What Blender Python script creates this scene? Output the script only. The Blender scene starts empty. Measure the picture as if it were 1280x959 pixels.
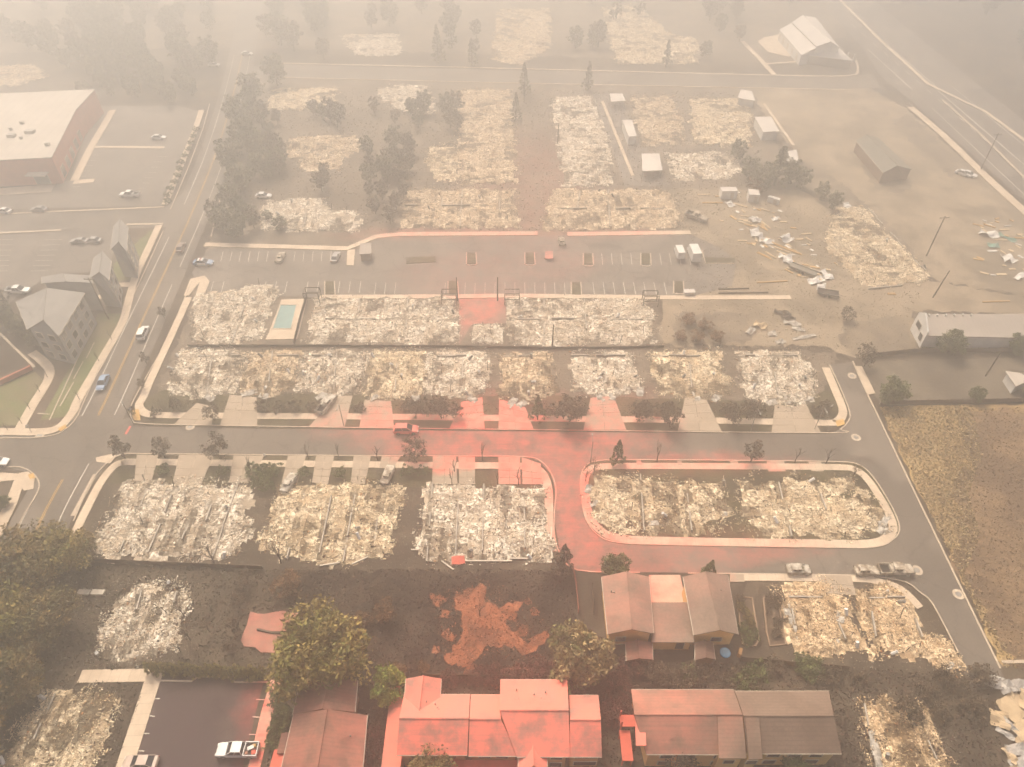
import bpy, bmesh, math, random
import numpy as np
from mathutils import Vector, Matrix
R = math.radians
SC = bpy.context.scene
COL = SC.collection
random.seed(7)
# ------------------------------------------------------------------ camera, sky, sun, exposure
CAM_H = 106.0          # metres above the ground (drone)
PITCH = R(43.5)        # below the horizontal
FOCAL = 889.0          # focal length in pixels of a 1280 px wide frame
cam = bpy.data.cameras.new('camera'); cam_o = bpy.data.objects.new('camera', cam); COL.objects.link(cam_o)
cam.sensor_width = 36.0; cam.lens = 36.0 * FOCAL / 1280.0
cam.clip_start = 0.5; cam.clip_end = 6000
cam_o.location = (0, 0, CAM_H); cam_o.rotation_euler = (R(90) - PITCH, 0, 0)
SC.camera = cam_o
SUN_EL, SUN_AZ = R(55), R(-22)     # azimuth clockwise from +Y: high, ahead and to the left of the camera
w = bpy.data.worlds.new('World'); SC.world = w; w.use_nodes = True
nt = w.node_tree; nt.nodes.clear()
sky = nt.nodes.new('ShaderNodeTexSky'); sky.sky_type = 'NISHITA'; sky.sun_disc = False
sky.sun_elevation = SUN_EL; sky.sun_rotation = SUN_AZ
sky.air_density = 1.0; sky.dust_density = 9.0; sky.ozone_density = 0.3
bg = nt.nodes.new('ShaderNodeBackground'); bg.inputs[1].default_value = 0.09
wo = nt.nodes.new('ShaderNodeOutputWorld')
nt.links.new(sky.outputs[0], bg.inputs[0]); nt.links.new(bg.outputs[0], wo.inputs[0])
sun = bpy.data.lights.new('sun', 'SUN'); sun.energy = 2.3; sun.angle = R(16); sun.color = (1.0, 0.89, 0.74)
sun_o = bpy.data.objects.new('sun', sun); COL.objects.link(sun_o); sun_o.location = (-60, -60, 200)
sd = Vector((math.sin(SUN_AZ) * math.cos(SUN_EL), math.cos(SUN_AZ) * math.cos(SUN_EL), math.sin(SUN_EL)))
sun_o.rotation_euler = sd.to_track_quat('Z', 'Y').to_euler()
vs = SC.view_settings; vs.view_transform = 'Standard'; vs.look = 'None'; vs.gamma = 1.0; vs.exposure = 1.13
vs.use_curve_mapping = False
SC.render.engine = 'CYCLES'
SC.cycles.use_denoising = True
SC.cycles.max_bounces = 5; SC.cycles.diffuse_bounces = 2; SC.cycles.glossy_bounces = 2
SC.cycles.volume_bounces = 2; SC.cycles.transparent_max_bounces = 8
HAZE_DENSITY = 0.0041
HAZE_G = 0.76
HAZE_COL = (0.90, 0.892, 0.872)

# ------------------------------------------------------------------ helpers
cp, sp = math.cos(PITCH), math.sin(PITCH)
def P(px, py, z=0.0):
    """survey: the point of the level z that a photograph pixel looks at, in metres"""
    a = (px - 640.0) / FOCAL; b = (py - 479.5) / FOCAL
    d = Vector((a, cp - b * sp, -sp - b * cp))
    t = (z - CAM_H) / d.z
    return Vector((d.x * t, d.y * t, z))
def PP(pts, z=0.0): return [P(x, y, z) for x, y in pts]
def tag(o, label=None, cat=None, group=None, kind=None):
    if label: o['label'] = label
    if cat: o['category'] = cat
    if group: o['group'] = group
    if kind: o['kind'] = kind
    return o
def empty(name, loc=(0, 0, 0), rz=0.0):
    o = bpy.data.objects.new(name, None); COL.objects.link(o)
    o.location = loc; o.rotation_euler = (0, 0, rz); o.empty_display_size = 0.3
    return o
def link_mesh(name, me, mats, parent=None):
    for m in (mats if isinstance(mats, (list, tuple)) else [mats]): me.materials.append(m)
    o = bpy.data.objects.new(name, me); COL.objects.link(o)
    if parent is not None: o.parent = parent
    return o
def copy_tree(o, parent=None):
    c = o.copy(); COL.objects.link(c); c.parent = parent
    for ch in list(o.children): copy_tree(ch, c)
    return c
class MB:
    def __init__(s): s.v = []; s.f = []; s.m = []; s.uv = None
    def add(s, vs, fs, m=0):
        b = len(s.v); s.v += [tuple(p) for p in vs]
        for f in fs: s.f.append(tuple(b + i for i in f)); s.m.append(m)
    def box(s, c, d, rz=0.0, m=0, tilt=None):
        x, y, z = d[0] / 2, d[1] / 2, d[2] / 2
        M = Matrix.Rotation(rz, 3, 'Z')
        if tilt is not None: M = M @ tilt
        vs = [Vector(c) + M @ Vector((sx * x, sy * y, sz * z)) for sz in (-1, 1) for sx, sy in ((-1, -1), (1, -1), (1, 1), (-1, 1))]
        s.add(vs, [(3, 2, 1, 0), (4, 5, 6, 7), (0, 1, 5, 4), (1, 2, 6, 5), (2, 3, 7, 6), (3, 0, 4, 7)], m)
    def tube(s, p0, p1, r0, r1, n=6, m=0, cap=True):
        p0, p1 = Vector(p0), Vector(p1); ax = (p1 - p0)
        if ax.length < 1e-6: return
        q = ax.to_track_quat('Z', 'Y').to_matrix()
        vs = []
        for p, r in ((p0, r0), (p1, r1)):
            for k in range(n):
                a = 2 * math.pi * k / n
                vs.append(p + q @ Vector((math.cos(a) * r, math.sin(a) * r, 0)))
        fs = [(k, (k + 1) % n, n + (k + 1) % n, n + k) for k in range(n)]
        if cap: fs += [tuple(range(n - 1, -1, -1)), tuple(range(n, 2 * n))]
        s.add(vs, fs, m)
    def prism(s, base, z0, z1, m=0, bottom=False):
        """base: list of (x,y) anticlockwise"""
        n = len(base)
        vs = [(p[0], p[1], z0) for p in base] + [(p[0], p[1], z1) for p in base]
        fs = [(k, (k + 1) % n, n + (k + 1) % n, n + k) for k in range(n)] + [tuple(range(n, 2 * n))]
        if bottom: fs.append(tuple(range(n - 1, -1, -1)))
        s.add(vs, fs, m)
    def slab(s, pts, t, m=0):
        """polygon of 3D points with thickness t downwards"""
        n = len(pts); pts = [Vector(p) for p in pts]
        lo = [p - Vector((0, 0, t)) for p in pts]
        fs = [tuple(range(n)), tuple(range(2 * n - 1, n - 1, -1))] + [(k, n + k, n + (k + 1) % n, (k + 1) % n) for k in range(n)]
        s.add(pts + lo, fs, m)
    def build(s, name, mats, parent=None, smooth=False, fixn=True):
        me = bpy.data.meshes.new(name); me.from_pydata(s.v, [], s.f)
        if any(s.m): me.polygons.foreach_set('material_index', s.m)
        if fixn:
            bm = bmesh.new(); bm.from_mesh(me); bmesh.ops.recalc_face_normals(bm, faces=bm.faces); bm.to_mesh(me); bm.free()
        if smooth: me.polygons.foreach_set('use_smooth', [True] * len(me.polygons))
        me.update()
        return link_mesh(name, me, mats, parent)
def ccw(p):
    a = sum(p[i][0] * p[(i + 1) % len(p)][1] - p[(i + 1) % len(p)][0] * p[i][1] for i in range(len(p)))
    return list(p) if a > 0 else list(reversed(p))
def jagged(pts, step, amp, rng):
    out = []
    for i in range(len(pts)):
        a, b = Vector(pts[i][:2]), Vector(pts[(i + 1) % len(pts)][:2])
        n = max(1, int((b - a).length / step))
        for k in range(n):
            p = a.lerp(b, k / n); q = amp * (1.0 if k else 0.4)
            out.append((p.x + rng.uniform(-q, q), p.y + rng.uniform(-q, q)))
    return out
def smooth_line(pts, n=6, closed=False):
    pts = [Vector(p[:2]) for p in pts]; out = []; N = len(pts)
    for i in range(N if closed else N - 1):
        p0 = pts[(i - 1) % N] if (closed or i > 0) else pts[i]
        p1, p2 = pts[i], pts[(i + 1) % N]
        p3 = pts[(i + 2) % N] if (closed or i + 2 < N) else p2
        for k in range(n):
            t = k / n
            out.append(0.5 * ((2 * p1) + (p2 - p0) * t + (2 * p0 - 5 * p1 + 4 * p2 - p3) * t * t + (3 * p1 - p0 - 3 * p2 + p3) * t ** 3))
    if not closed: out.append(pts[-1])
    return out

# ------------------------------------------------------------------ materials
def N(nt, t, **kw):
    n = nt.nodes.new(t)
    for k, v in kw.items(): setattr(n, k, v)
    return n
# fire retardant dropped from the air: soft-edged red stains lying on whatever they fell on (x px, y px, half length m, half width m, turn deg, strength)
STAINS = [(612, 551, 30, 8.5, 0, 1.0), (700, 556, 18, 8, 0, 1.0), (722, 625, 8, 20, 4, .95), (735, 690, 13, 11, 0, .75), (628, 520, 22, 11, 0, 1.0), (505, 530, 13, 9, 0, .7),
          (775, 525, 14, 13, 0, .5), (556, 578, 10, 4, 0, .7), (668, 582, 12, 9, 0, .85), (742, 650, 6, 16, 8, .9), (850, 682, 30, 5, 0, .5), (860, 580, 26, 4, 0, .6),
          (600, 345, 26, 15, 0, .45), (598, 378, 9, 12, 0, .6), (590, 293, 45, 5, 0, .55), (660, 240, 26, 50, 0, .4), (745, 292, 25, 4, 0, .5), (690, 330, 16, 10, 0, .5),
          (612, 905, 20, 11, 0, 1.0), (540, 865, 8, 9, 0, .95), (672, 866, 10, 8, 0, .95), (815, 920, 8, 16, 0, .95), (850, 915, 9, 8, 0, .55), (330, 920, 5, 16, 0, 1.0), (440, 925, 9, 15, 0, .55),
          (340, 790, 9, 8, 0, .9), (605, 780, 24, 15, 0, .7), (775, 750, 10, 14, 0, .75), (830, 735, 14, 8, 0, .5), (560, 955, 30, 9, 0, 1.0), (450, 530, 14, 6, 0, .3), (690, 938, 14, 6, 0, .9), (790, 955, 8, 8, 0, 1.0)]
def make_stain_group():
    g = bpy.data.node_groups.new('retardant_stain', 'ShaderNodeTree')
    g.interface.new_socket('Amount', in_out='INPUT', socket_type='NodeSocketFloat')
    g.interface.new_socket('Mask', in_out='OUTPUT', socket_type='NodeSocketFloat')
    gi = g.nodes.new('NodeGroupInput'); go = g.nodes.new('NodeGroupOutput')
    geo = g.nodes.new('ShaderNodeNewGeometry')
    flat = N(g, 'ShaderNodeVectorMath', operation='MULTIPLY'); flat.inputs[1].default_value = (1, 1, 0)
    g.links.new(geo.outputs['Position'], flat.inputs[0])
    ns = N(g, 'ShaderNodeTexNoise'); ns.inputs['Scale'].default_value = 0.16; ns.inputs['Detail'].default_value = 5
    g.links.new(flat.outputs[0], ns.inputs['Vector'])
    off = N(g, 'ShaderNodeVectorMath', operation='MULTIPLY_ADD'); off.inputs[1].default_value = (7, 5, 0); off.inputs[2].default_value = (-3.5, -2.5, 0)
    g.links.new(ns.outputs['Color'], off.inputs[0])
    wv = N(g, 'ShaderNodeVectorMath', operation='ADD'); g.links.new(flat.outputs[0], wv.inputs[0]); g.links.new(off.outputs[0], wv.inputs[1])
    last = None
    for (x, y, a, b, rot, s) in STAINS:
        c = P(x, y)
        mp = N(g, 'ShaderNodeMapping', vector_type='TEXTURE')
        mp.inputs['Location'].default_value = (c.x, c.y, 0); mp.inputs['Rotation'].default_value = (0, 0, R(rot)); mp.inputs['Scale'].default_value = (a, b, 1)
        g.links.new(wv.outputs[0], mp.inputs['Vector'])
        gr = N(g, 'ShaderNodeTexGradient', gradient_type='SPHERICAL'); g.links.new(mp.outputs[0], gr.inputs[0])
        ss = N(g, 'ShaderNodeMath', operation='MULTIPLY', use_clamp=True); g.links.new(gr.outputs['Fac'], ss.inputs[0]); ss.inputs[1].default_value = 2.2
        sm = N(g, 'ShaderNodeMath', operation='MULTIPLY'); g.links.new(ss.outputs[0], sm.inputs[0]); sm.inputs[1].default_value = s
        if last is None: last = sm
        else:
            mx = N(g, 'ShaderNodeMath', operation='MAXIMUM'); g.links.new(last.outputs[0], mx.inputs[0]); g.links.new(sm.outputs[0], mx.inputs[1]); last = mx
    n2 = N(g, 'ShaderNodeTexNoise'); n2.inputs['Scale'].default_value = 0.33; n2.inputs['Detail'].default_value = 6; n2.inputs['Roughness'].default_value = .65
    g.links.new(flat.outputs[0], n2.inputs['Vector'])
    mr = N(g, 'ShaderNodeMapRange'); mr.inputs[1].default_value = .34; mr.inputs[2].default_value = .58; mr.inputs[3].default_value = .16; mr.inputs[4].default_value = 1.0
    g.links.new(n2.outputs['Fac'], mr.inputs[0])
    smp = N(g, 'ShaderNodeMapping'); smp.inputs['Rotation'].default_value = (0, 0, R(8)); smp.inputs['Scale'].default_value = (.12, 1.5, 1); g.links.new(flat.outputs[0], smp.inputs['Vector'])
    n3 = N(g, 'ShaderNodeTexNoise'); n3.inputs['Scale'].default_value = 1.0; n3.inputs['Detail'].default_value = 6; n3.inputs['Roughness'].default_value = .7; g.links.new(smp.outputs[0], n3.inputs['Vector'])
    mr3 = N(g, 'ShaderNodeMapRange'); mr3.inputs[1].default_value = .36; mr3.inputs[2].default_value = .6; mr3.inputs[3].default_value = .62; mr3.inputs[4].default_value = 1.05; g.links.new(n3.outputs['Fac'], mr3.inputs[0])
    n4 = N(g, 'ShaderNodeTexNoise'); n4.inputs['Scale'].default_value = 1.7; n4.inputs['Detail'].default_value = 5; n4.inputs['Roughness'].default_value = .75; g.links.new(flat.outputs[0], n4.inputs['Vector'])
    sub = N(g, 'ShaderNodeMath', operation='MULTIPLY_ADD'); g.links.new(n4.outputs['Fac'], sub.inputs[0]); sub.inputs[1].default_value = .9; sub.inputs[2].default_value = -.45
    lad = N(g, 'ShaderNodeMath', operation='ADD', use_clamp=True); 
    gate = N(g, 'ShaderNodeMath', operation='GREATER_THAN'); g.links.new(last.outputs[0], gate.inputs[0]); gate.inputs[1].default_value = .02
    sg = N(g, 'ShaderNodeMath', operation='MULTIPLY'); g.links.new(sub.outputs[0], sg.inputs[0]); g.links.new(gate.outputs[0], sg.inputs[1])
    g.links.new(last.outputs[0], lad.inputs[0]); g.links.new(sg.outputs[0], lad.inputs[1])
    st3 = N(g, 'ShaderNodeMath', operation='MULTIPLY'); g.links.new(lad.outputs[0], st3.inputs[0]); g.links.new(mr3.outputs[0], st3.inputs[1]); last = st3
    m1 = N(g, 'ShaderNodeMath', operation='MULTIPLY'); g.links.new(last.outputs[0], m1.inputs[0]); g.links.new(mr.outputs[0], m1.inputs[1])
    m2 = N(g, 'ShaderNodeMath', operation='MULTIPLY', use_clamp=True); g.links.new(m1.outputs[0], m2.inputs[0]); g.links.new(gi.outputs[0], m2.inputs[1])
    g.links.new(m2.outputs[0], go.inputs[0])
    return g
STAIN_GROUP = make_stain_group()
def mat(name, c1, c2=None, scale=0.5, rough=0.9, stain=0.0, c3=None, scale3=0.06, bump=0.0, fine=0.25, attr=None, spec=0.2, lo=.38, hi=.62, metal=0.0, joint=0.0, cracks=0.0, wave=None, stain_col=(0.80, 0.155, 0.115)):
    """c1/c2 mixed by noise of the given scale (1/m), c3 laid on in larger patches; 'attr' multiplies by a per-piece colour"""
    m = bpy.data.materials.new(name); m.use_nodes = True; t = m.node_tree; t.nodes.clear()
    out = N(t, 'ShaderNodeOutputMaterial'); b = N(t, 'ShaderNodeBsdfPrincipled'); t.links.new(b.outputs[0], out.inputs[0])
    b.inputs['Roughness'].default_value = rough; b.inputs['Specular IOR Level'].default_value = spec; b.inputs['Metallic'].default_value = metal
    geo = N(t, 'ShaderNodeNewGeometry'); pos = geo.outputs['Position']
    if c2 is None: c2 = tuple(x * .82 for x in c1)
    def noise(sc, det=5, ro=.6):
        n = N(t, 'ShaderNodeTexNoise'); n.inputs['Scale'].default_value = sc; n.inputs['Detail'].default_value = det; n.inputs['Roughness'].default_value = ro
        t.links.new(pos, n.inputs['Vector']); return n
    def ramp(n, a, bb):
        r = N(t, 'ShaderNodeMapRange'); r.interpolation_type = 'SMOOTHSTEP'; r.inputs[1].default_value = a; r.inputs[2].default_value = bb; t.links.new(n, r.inputs[0]); return r.outputs[0]
    def mix(f, a, bb, mode='MIX'):
        x = N(t, 'ShaderNodeMix', data_type='RGBA', blend_type=mode)
        for s, v in ((0, f), (6, a), (7, bb)):
            if isinstance(v, (int, float)): x.inputs[s].default_value = v
            elif isinstance(v, tuple): x.inputs[s].default_value = (*v, 1)
            else: t.links.new(v, x.inputs[s])
        return x.outputs[2]
    n1 = noise(scale)
    col = mix(ramp(n1.outputs['Fac'], lo, hi), c1, c2)
    if c3 is not None: col = mix(ramp(noise(scale3, 6, .65).outputs['Fac'], .45, .6), col, c3)
    if fine:
        f = noise(max(2.5, scale * 9), 4, .7)
        fr = N(t, 'ShaderNodeMapRange'); fr.inputs[1].default_value = .25; fr.inputs[2].default_value = .75; fr.inputs[3].default_value = 1 - fine; fr.inputs[4].default_value = 1 + fine
        t.links.new(f.outputs['Fac'], fr.inputs[0])
        cb = N(t, 'ShaderNodeCombineColor')
        for k in range(3): t.links.new(fr.outputs[0], cb.inputs[k])
        col = mix(1.0, col, cb.outputs[0], 'MULTIPLY')
    if attr:
        at = N(t, 'ShaderNodeAttribute', attribute_name=attr); col = mix(1.0, col, at.outputs['Color'], 'MULTIPLY')
    if joint:
        uv = N(t, 'ShaderNodeUVMap'); sx = N(t, 'ShaderNodeSeparateXYZ'); t.links.new(uv.outputs[0], sx.inputs[0])
        md = N(t, 'ShaderNodeMath', operation='MODULO'); t.links.new(sx.outputs[0], md.inputs[0]); md.inputs[1].default_value = 1.5
        lt = N(t, 'ShaderNodeMath', operation='LESS_THAN'); t.links.new(md.outputs[0], lt.inputs[0]); lt.inputs[1].default_value = .05
        jm = N(t, 'ShaderNodeMath', operation='MULTIPLY'); t.links.new(lt.outputs[0], jm.inputs[0]); jm.inputs[1].default_value = joint
        col = mix(jm.outputs[0], col, tuple(x * .35 for x in c1))
    if wave:   # courses / corrugation: period in metres along a direction
        per, dirv, amt = wave
        dt = N(t, 'ShaderNodeVectorMath', operation='DOT_PRODUCT'); t.links.new(pos, dt.inputs[0]); dt.inputs[1].default_value = dirv
        fr2 = N(t, 'ShaderNodeMath', operation='MULTIPLY'); t.links.new(dt.outputs['Value'], fr2.inputs[0]); fr2.inputs[1].default_value = 1 / per
        f3 = N(t, 'ShaderNodeMath', operation='FRACT'); t.links.new(fr2.outputs[0], f3.inputs[0])
        l3 = N(t, 'ShaderNodeMath', operation='LESS_THAN'); t.links.new(f3.outputs[0], l3.inputs[0]); l3.inputs[1].default_value = .3
        m3 = N(t, 'ShaderNodeMath', operation='MULTIPLY'); t.links.new(l3.outputs[0], m3.inputs[0]); m3.inputs[1].default_value = amt
        col = mix(m3.outputs[0], col, tuple(x * .5 for x in c1))
    if cracks:
        vo = N(t, 'ShaderNodeTexVoronoi', feature='DISTANCE_TO_EDGE'); vo.inputs['Scale'].default_value = .13
        dn = noise(.6, 4, .7); dv = N(t, 'ShaderNodeVectorMath', operation='MULTIPLY_ADD'); dv.inputs[1].default_value = (3, 3, 0); t.links.new(dn.outputs['Color'], dv.inputs[0]); t.links.new(pos, dv.inputs[2]); t.links.new(dv.outputs[0], vo.inputs['Vector'])
        ck = N(t, 'ShaderNodeMapRange'); ck.inputs[1].default_value = .004; ck.inputs[2].default_value = .014; ck.inputs[3].default_value = cracks; ck.inputs[4].default_value = 0; t.links.new(vo.outputs['Distance'], ck.inputs[0])
        col = mix(ck.outputs[0], col, tuple(x * .35 for x in c1))
        col = mix(ramp(noise(.045, 3, .5).outputs['Fac'], .55, .62), col, tuple(x * 1.22 for x in c1))
    if stain:
        g = N(t, 'ShaderNodeGroup'); g.node_tree = STAIN_GROUP; g.inputs[0].default_value = stain
        col = mix(g.outputs[0], col, stain_col)
    t.links.new(col, b.inputs['Base Color'])
    if bump:
        bp = N(t, 'ShaderNodeBump'); bp.inputs['Strength'].default_value = bump; bp.inputs['Distance'].default_value = .25
        t.links.new(noise(max(1.0, scale * 4), 6, .7).outputs['Fac'], bp.inputs['Height']); t.links.new(bp.outputs[0], b.inputs['Normal'])
    return m
M = {}
M['ground'] = mat('burnt_ground', (.062, .046, .031), (.105, .078, .052), .12, stain=0, c3=(.055, .040, .028), scale3=.05, bump=.6, fine=.4)
M['far_ground'] = mat('pale_brown_ground', (.185, .142, .100), (.145, .112, .080), .15, stain=.3, bump=.5, fine=.35, c3=(.115, .088, .062), scale3=.06)  # paler, browner soil than the general ground
M['asphalt'] = mat('asphalt', (.140, .116, .093), (.165, .137, .110), .10, stain=.52, fine=.2, cracks=.5, c3=(.120, .100, .081), scale3=.05)
M['lot_asphalt'] = mat('lot_asphalt', (.135, .114, .094), (.16, .135, .112), .15, stain=.22, fine=.14, cracks=.5, c3=(.185, .155, .126), scale3=.07)
M['dark_asphalt'] = mat('dark_lot_asphalt', (.060, .042, .040), (.080, .056, .052), .2, stain=.25, fine=.2, cracks=.4, c3=(.095, .068, .06), scale3=.12)
M['concrete'] = mat('concrete', (.50, .39, .28), (.58, .46, .335), .3, stain=1.0, fine=.10, joint=.5)
M['kerb'] = mat('kerb_concrete', (.52, .42, .31), (.44, .35, .26), .4, stain=1.0, fine=.12)
M['lawn'] = mat('scorched_lawn', (.070, .060, .028), (.098, .074, .040), .3, stain=.15, fine=.45, bump=.5, c3=(.052, .042, .024), scale3=.15)
M['green_lawn'] = mat('green_lawn', (.115, .135, .045), (.155, .145, .065), .25, fine=.3, bump=.4, c3=(.16, .13, .07), scale3=.08)
M['mulch'] = mat('mulch', (.12, .082, .055), (.09, .064, .044), .5, fine=.35, bump=.5)
M['dirt'] = mat('packed_dirt', (.30, .23, .155), (.235, .18, .12), .12, stain=.25, fine=.22, bump=.4, c3=(.175, .135, .09), scale3=.045)
M['field'] = mat('dry_grass', (.40, .27, .115), (.32, .21, .095), .10, fine=.45, bump=.7, c3=(.17, .11, .062), scale3=.035)
M['black'] = mat('charred_grass', (.020, .014, .010), (.034, .024, .017), .35, stain=0, fine=.5, bump=.7, c3=(.065, .044, .03), scale3=.12)
M['patch'] = mat('stained_grass', (.36, .122, .060), (.28, .095, .048), .8, stain=0, fine=.35, bump=.7, c3=(.18, .066, .036), scale3=.25)
M['white_paint'] = mat('road_white', (.66, .60, .50), (.55, .50, .42), 1.5, fine=.2, stain=.8)
M['yellow_paint'] = mat('road_yellow', (.52, .31, .085), (.44, .26, .08), 1.5, fine=.2)
M['tactile'] = mat('tactile_yellow', (.60, .36, .12), None, 2, fine=.15)
M['steel'] = mat('dull_steel', (.30, .28, .25), None, 2, rough=.6, metal=.3)
M['wood_pole'] = mat('pole_wood', (.11, .08, .055), None, 2)
M['char'] = mat('charred_wood', (.030, .024, .019), (.055, .043, .034), 1.5, fine=.4)
M['white'] = mat('white_painted', (.70, .67, .61), (.62, .59, .54), .6, fine=.1)
M['glass'] = mat('dark_glass', (.03, .033, .036), None, .5, rough=.12, spec=.6, fine=0)
M['rubber'] = mat('tyre_rubber', (.028, .027, .026), None, 1, fine=.1)

# ------------------------------------------------------------------ flat things: sheets, strips
def sheet(name, pts, z, m, jag=0.0, kind='structure', thick=0.0, step=1.2, seed=1, parent=None, world=False):
    w_ = [Vector(p[:2]) for p in (pts if world else PP(pts))]
    w_ = ccw([(p.x, p.y) for p in w_])
    if jag: w_ = jagged(w_, step, jag, random.Random(seed))
    bm = bmesh.new(); vs = [bm.verts.new((x, y, z)) for x, y in w_]
    f = bm.faces.new(vs); f.normal_update()
    if f.normal.z < 0: f.normal_flip()
    if thick:
        r = bmesh.ops.extrude_face_region(bm, geom=[f])
        for e in r['geom']:
            if isinstance(e, bmesh.types.BMVert): pass
        bmesh.ops.translate(bm, verts=vs, vec=(0, 0, -thick))
    bmesh.ops.triangulate(bm, faces=[q for q in bm.faces if len(q.verts) > 4])
    bmesh.ops.recalc_face_normals(bm, faces=bm.faces)
    if not thick:
        for q in bm.faces:
            if q.normal.z < 0: q.normal_flip()
    me = bpy.data.meshes.new(name); bm.to_mesh(me); bm.free()
    uvl = me.uv_layers.new(name='UVMap')
    o = link_mesh(name, me, m, parent)
    if kind and parent is None: o['kind'] = kind
    return o
def strip(name, line, wdt, ztop, m, off=0.0, thick=0.12, kind='structure', parent=None, sm=0, world=False, closed=False):
    L = [Vector(p[:2]) for p in (line if world else PP(line))]
    if sm: L = smooth_line(L, sm, closed)
    n = len(L); nor = []
    for i in range(n):
        a = L[(i - 1) % n] if (closed or i > 0) else L[i]; b = L[(i + 1) % n] if (closed or i < n - 1) else L[i]
        d = (b - a).normalized(); nor.append(Vector((-d.y, d.x)))
    vs = []; us = []; u = 0.0
    for i in range(n):
        if i: u += (L[i] - L[i - 1]).length
        l = L[i] + nor[i] * (off + wdt / 2); r = L[i] + nor[i] * (off - wdt / 2)
        vs += [(l.x, l.y, ztop), (r.x, r.y, ztop), (l.x, l.y, ztop - thick), (r.x, r.y, ztop - thick)]; us.append(u)
    if closed: us.append(u + (L[0] - L[-1]).length)
    fs = []; fu = []
    for i in range(n if closed else n - 1):
        a, b = 4 * i, 4 * ((i + 1) % n); u0, u1 = us[i], us[i + 1]
        fs.append((a + 1, b + 1, b, a)); fu += [(u0, 1), (u1, 1), (u1, 0), (u0, 0)]
        fs.append((a, b, b + 2, a + 2)); fu += [(u0, 0), (u1, 0), (u1, 0), (u0, 0)]
        fs.append((b + 1, a + 1, a + 3, b + 3)); fu += [(u1, 0), (u0, 0), (u0, 0), (u1, 0)]
    if not closed:
        e = 4 * (n - 1)
        fs.append((1, 0, 2, 3)); fu += [(0.5, 0)] * 4
        fs.append((e, e + 1, e + 3, e + 2)); fu += [(0.5, 0)] * 4
    me = bpy.data.meshes.new(name); me.from_pydata(vs, [], fs)
    uvl = me.uv_layers.new(name='UVMap')
    uvl.data.foreach_set('uv', [c for p in fu for c in p])
    me.update()
    o = link_mesh(name, me, m, parent)
    if kind and parent is None: o['kind'] = kind
    return o
# ================================================================== THE SETTING
# one ground sheet to the horizon, gently uneven
def make_ground():
    bm = bmesh.new()
    bmesh.ops.create_grid(bm, x_segments=2, y_segments=2, size=1200)
    bmesh.ops.translate(bm, verts=bm.verts, vec=(0, 900, 0))
    me = bpy.data.meshes.new('ground'); bm.to_mesh(me); bm.free()
    tag(link_mesh('ground', me, M['ground']), kind='structure')
make_ground()
# --- soil and grass areas
sheet('dirt_yard', [(835, 236), (1000, 238), (1055, 262), (1165, 352), (1300, 375), (1300, 395), (1140, 388), (1146, 440), (1075, 447), (1046, 440), (1030, 432), (826, 432), (826, 376), (900, 360), (860, 320)], .008, M['dirt'], jag=.8, seed=3)
sheet('yard_ground', [(935, 108), (1075, 104), (1135, 138), (1300, 282), (1300, 374), (1168, 350), (1058, 258), (1005, 205), (960, 150)], .010, M['dirt'], jag=.8, seed=4)
WT = mat('worn_ground', (.17, .132, .092), (.14, .108, .077), .2, fine=.3, bump=.4, c3=(.21, .162, .11), scale3=.12)
sheet('worn_track', [(985, 208), (1012, 202), (1062, 236), (1110, 280), (1168, 345), (1158, 352), (1120, 312), (1060, 262), (1010, 236)], .016, WT, jag=1.0, seed=41)
sheet('worn_track', [(1062, 190), (1076, 176), (1110, 222), (1140, 232), (1128, 242), (1095, 236)], .015, WT, jag=.8, seed=42)
sheet('worn_track', [(842, 392), (930, 390), (936, 428), (840, 430)], .016, WT, jag=1.2, seed=43)
sheet('worn_track', [(1058, 400), (1130, 392), (1140, 440), (1080, 446), (1050, 430)], .017, WT, jag=1.2, seed=44)
sheet('worn_track', [(1112, 150), (1136, 142), (1212, 212), (1190, 222), (1150, 190)], .018, WT, jag=1.0, seed=45)
sheet('dry_field', [(1099, 509), (1320, 505), (1350, 850), (1254, 834)], .012, M['field'], jag=.5, seed=5)
sheet('ploughed_field', [(1196, 520), (1320, 512), (1352, 848), (1262, 830), (1236, 780), (1214, 742), (1190, 700), (1206, 660), (1186, 620), (1210, 570)], .017, mat('ploughed_grass', (.235, .15, .082), (.185, .118, .066), .12, fine=.4, bump=.8, c3=(.13, .083, .05), scale3=.06, wave=(2.6, (.35, 1, 0), .35)), jag=1.6, step=1.5, seed=15)
sheet('gravel_yard', [(1078, 452), (1300, 446), (1310, 500), (1099, 506)], .010, mat('brown_gravel', (.155, .125, .088), (.125, .10, .072), .2, fine=.3, bump=.4, c3=(.10, .08, .058)), jag=.4, seed=6)
sheet('charred_field', [(345, 712), (480, 716), (716, 712), (722, 800), (700, 852), (470, 852), (352, 745)], .012, M['black'], jag=.8, seed=8)
q = [(420, 165), (440, 185), (430, 230), (490, 275), (530, 250), (610, 240), (580, 290), (520, 300), (520, 340), (560, 385), (620, 430), (690, 370), (720, 400), (650, 460), (600, 480), (560, 440), (500, 445), (430, 440), (400, 500), (350, 530), (270, 510), (265, 470), (320, 430), (340, 370), (330, 290), (300, 270), (310, 215), (390, 190)]
q_cross = q
sheet('stained_grass', [(480 + x / 3.4375, 680 + y / 3.4375) for x, y in q], .022, M['patch'], jag=.45, step=.7, seed=9)
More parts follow.
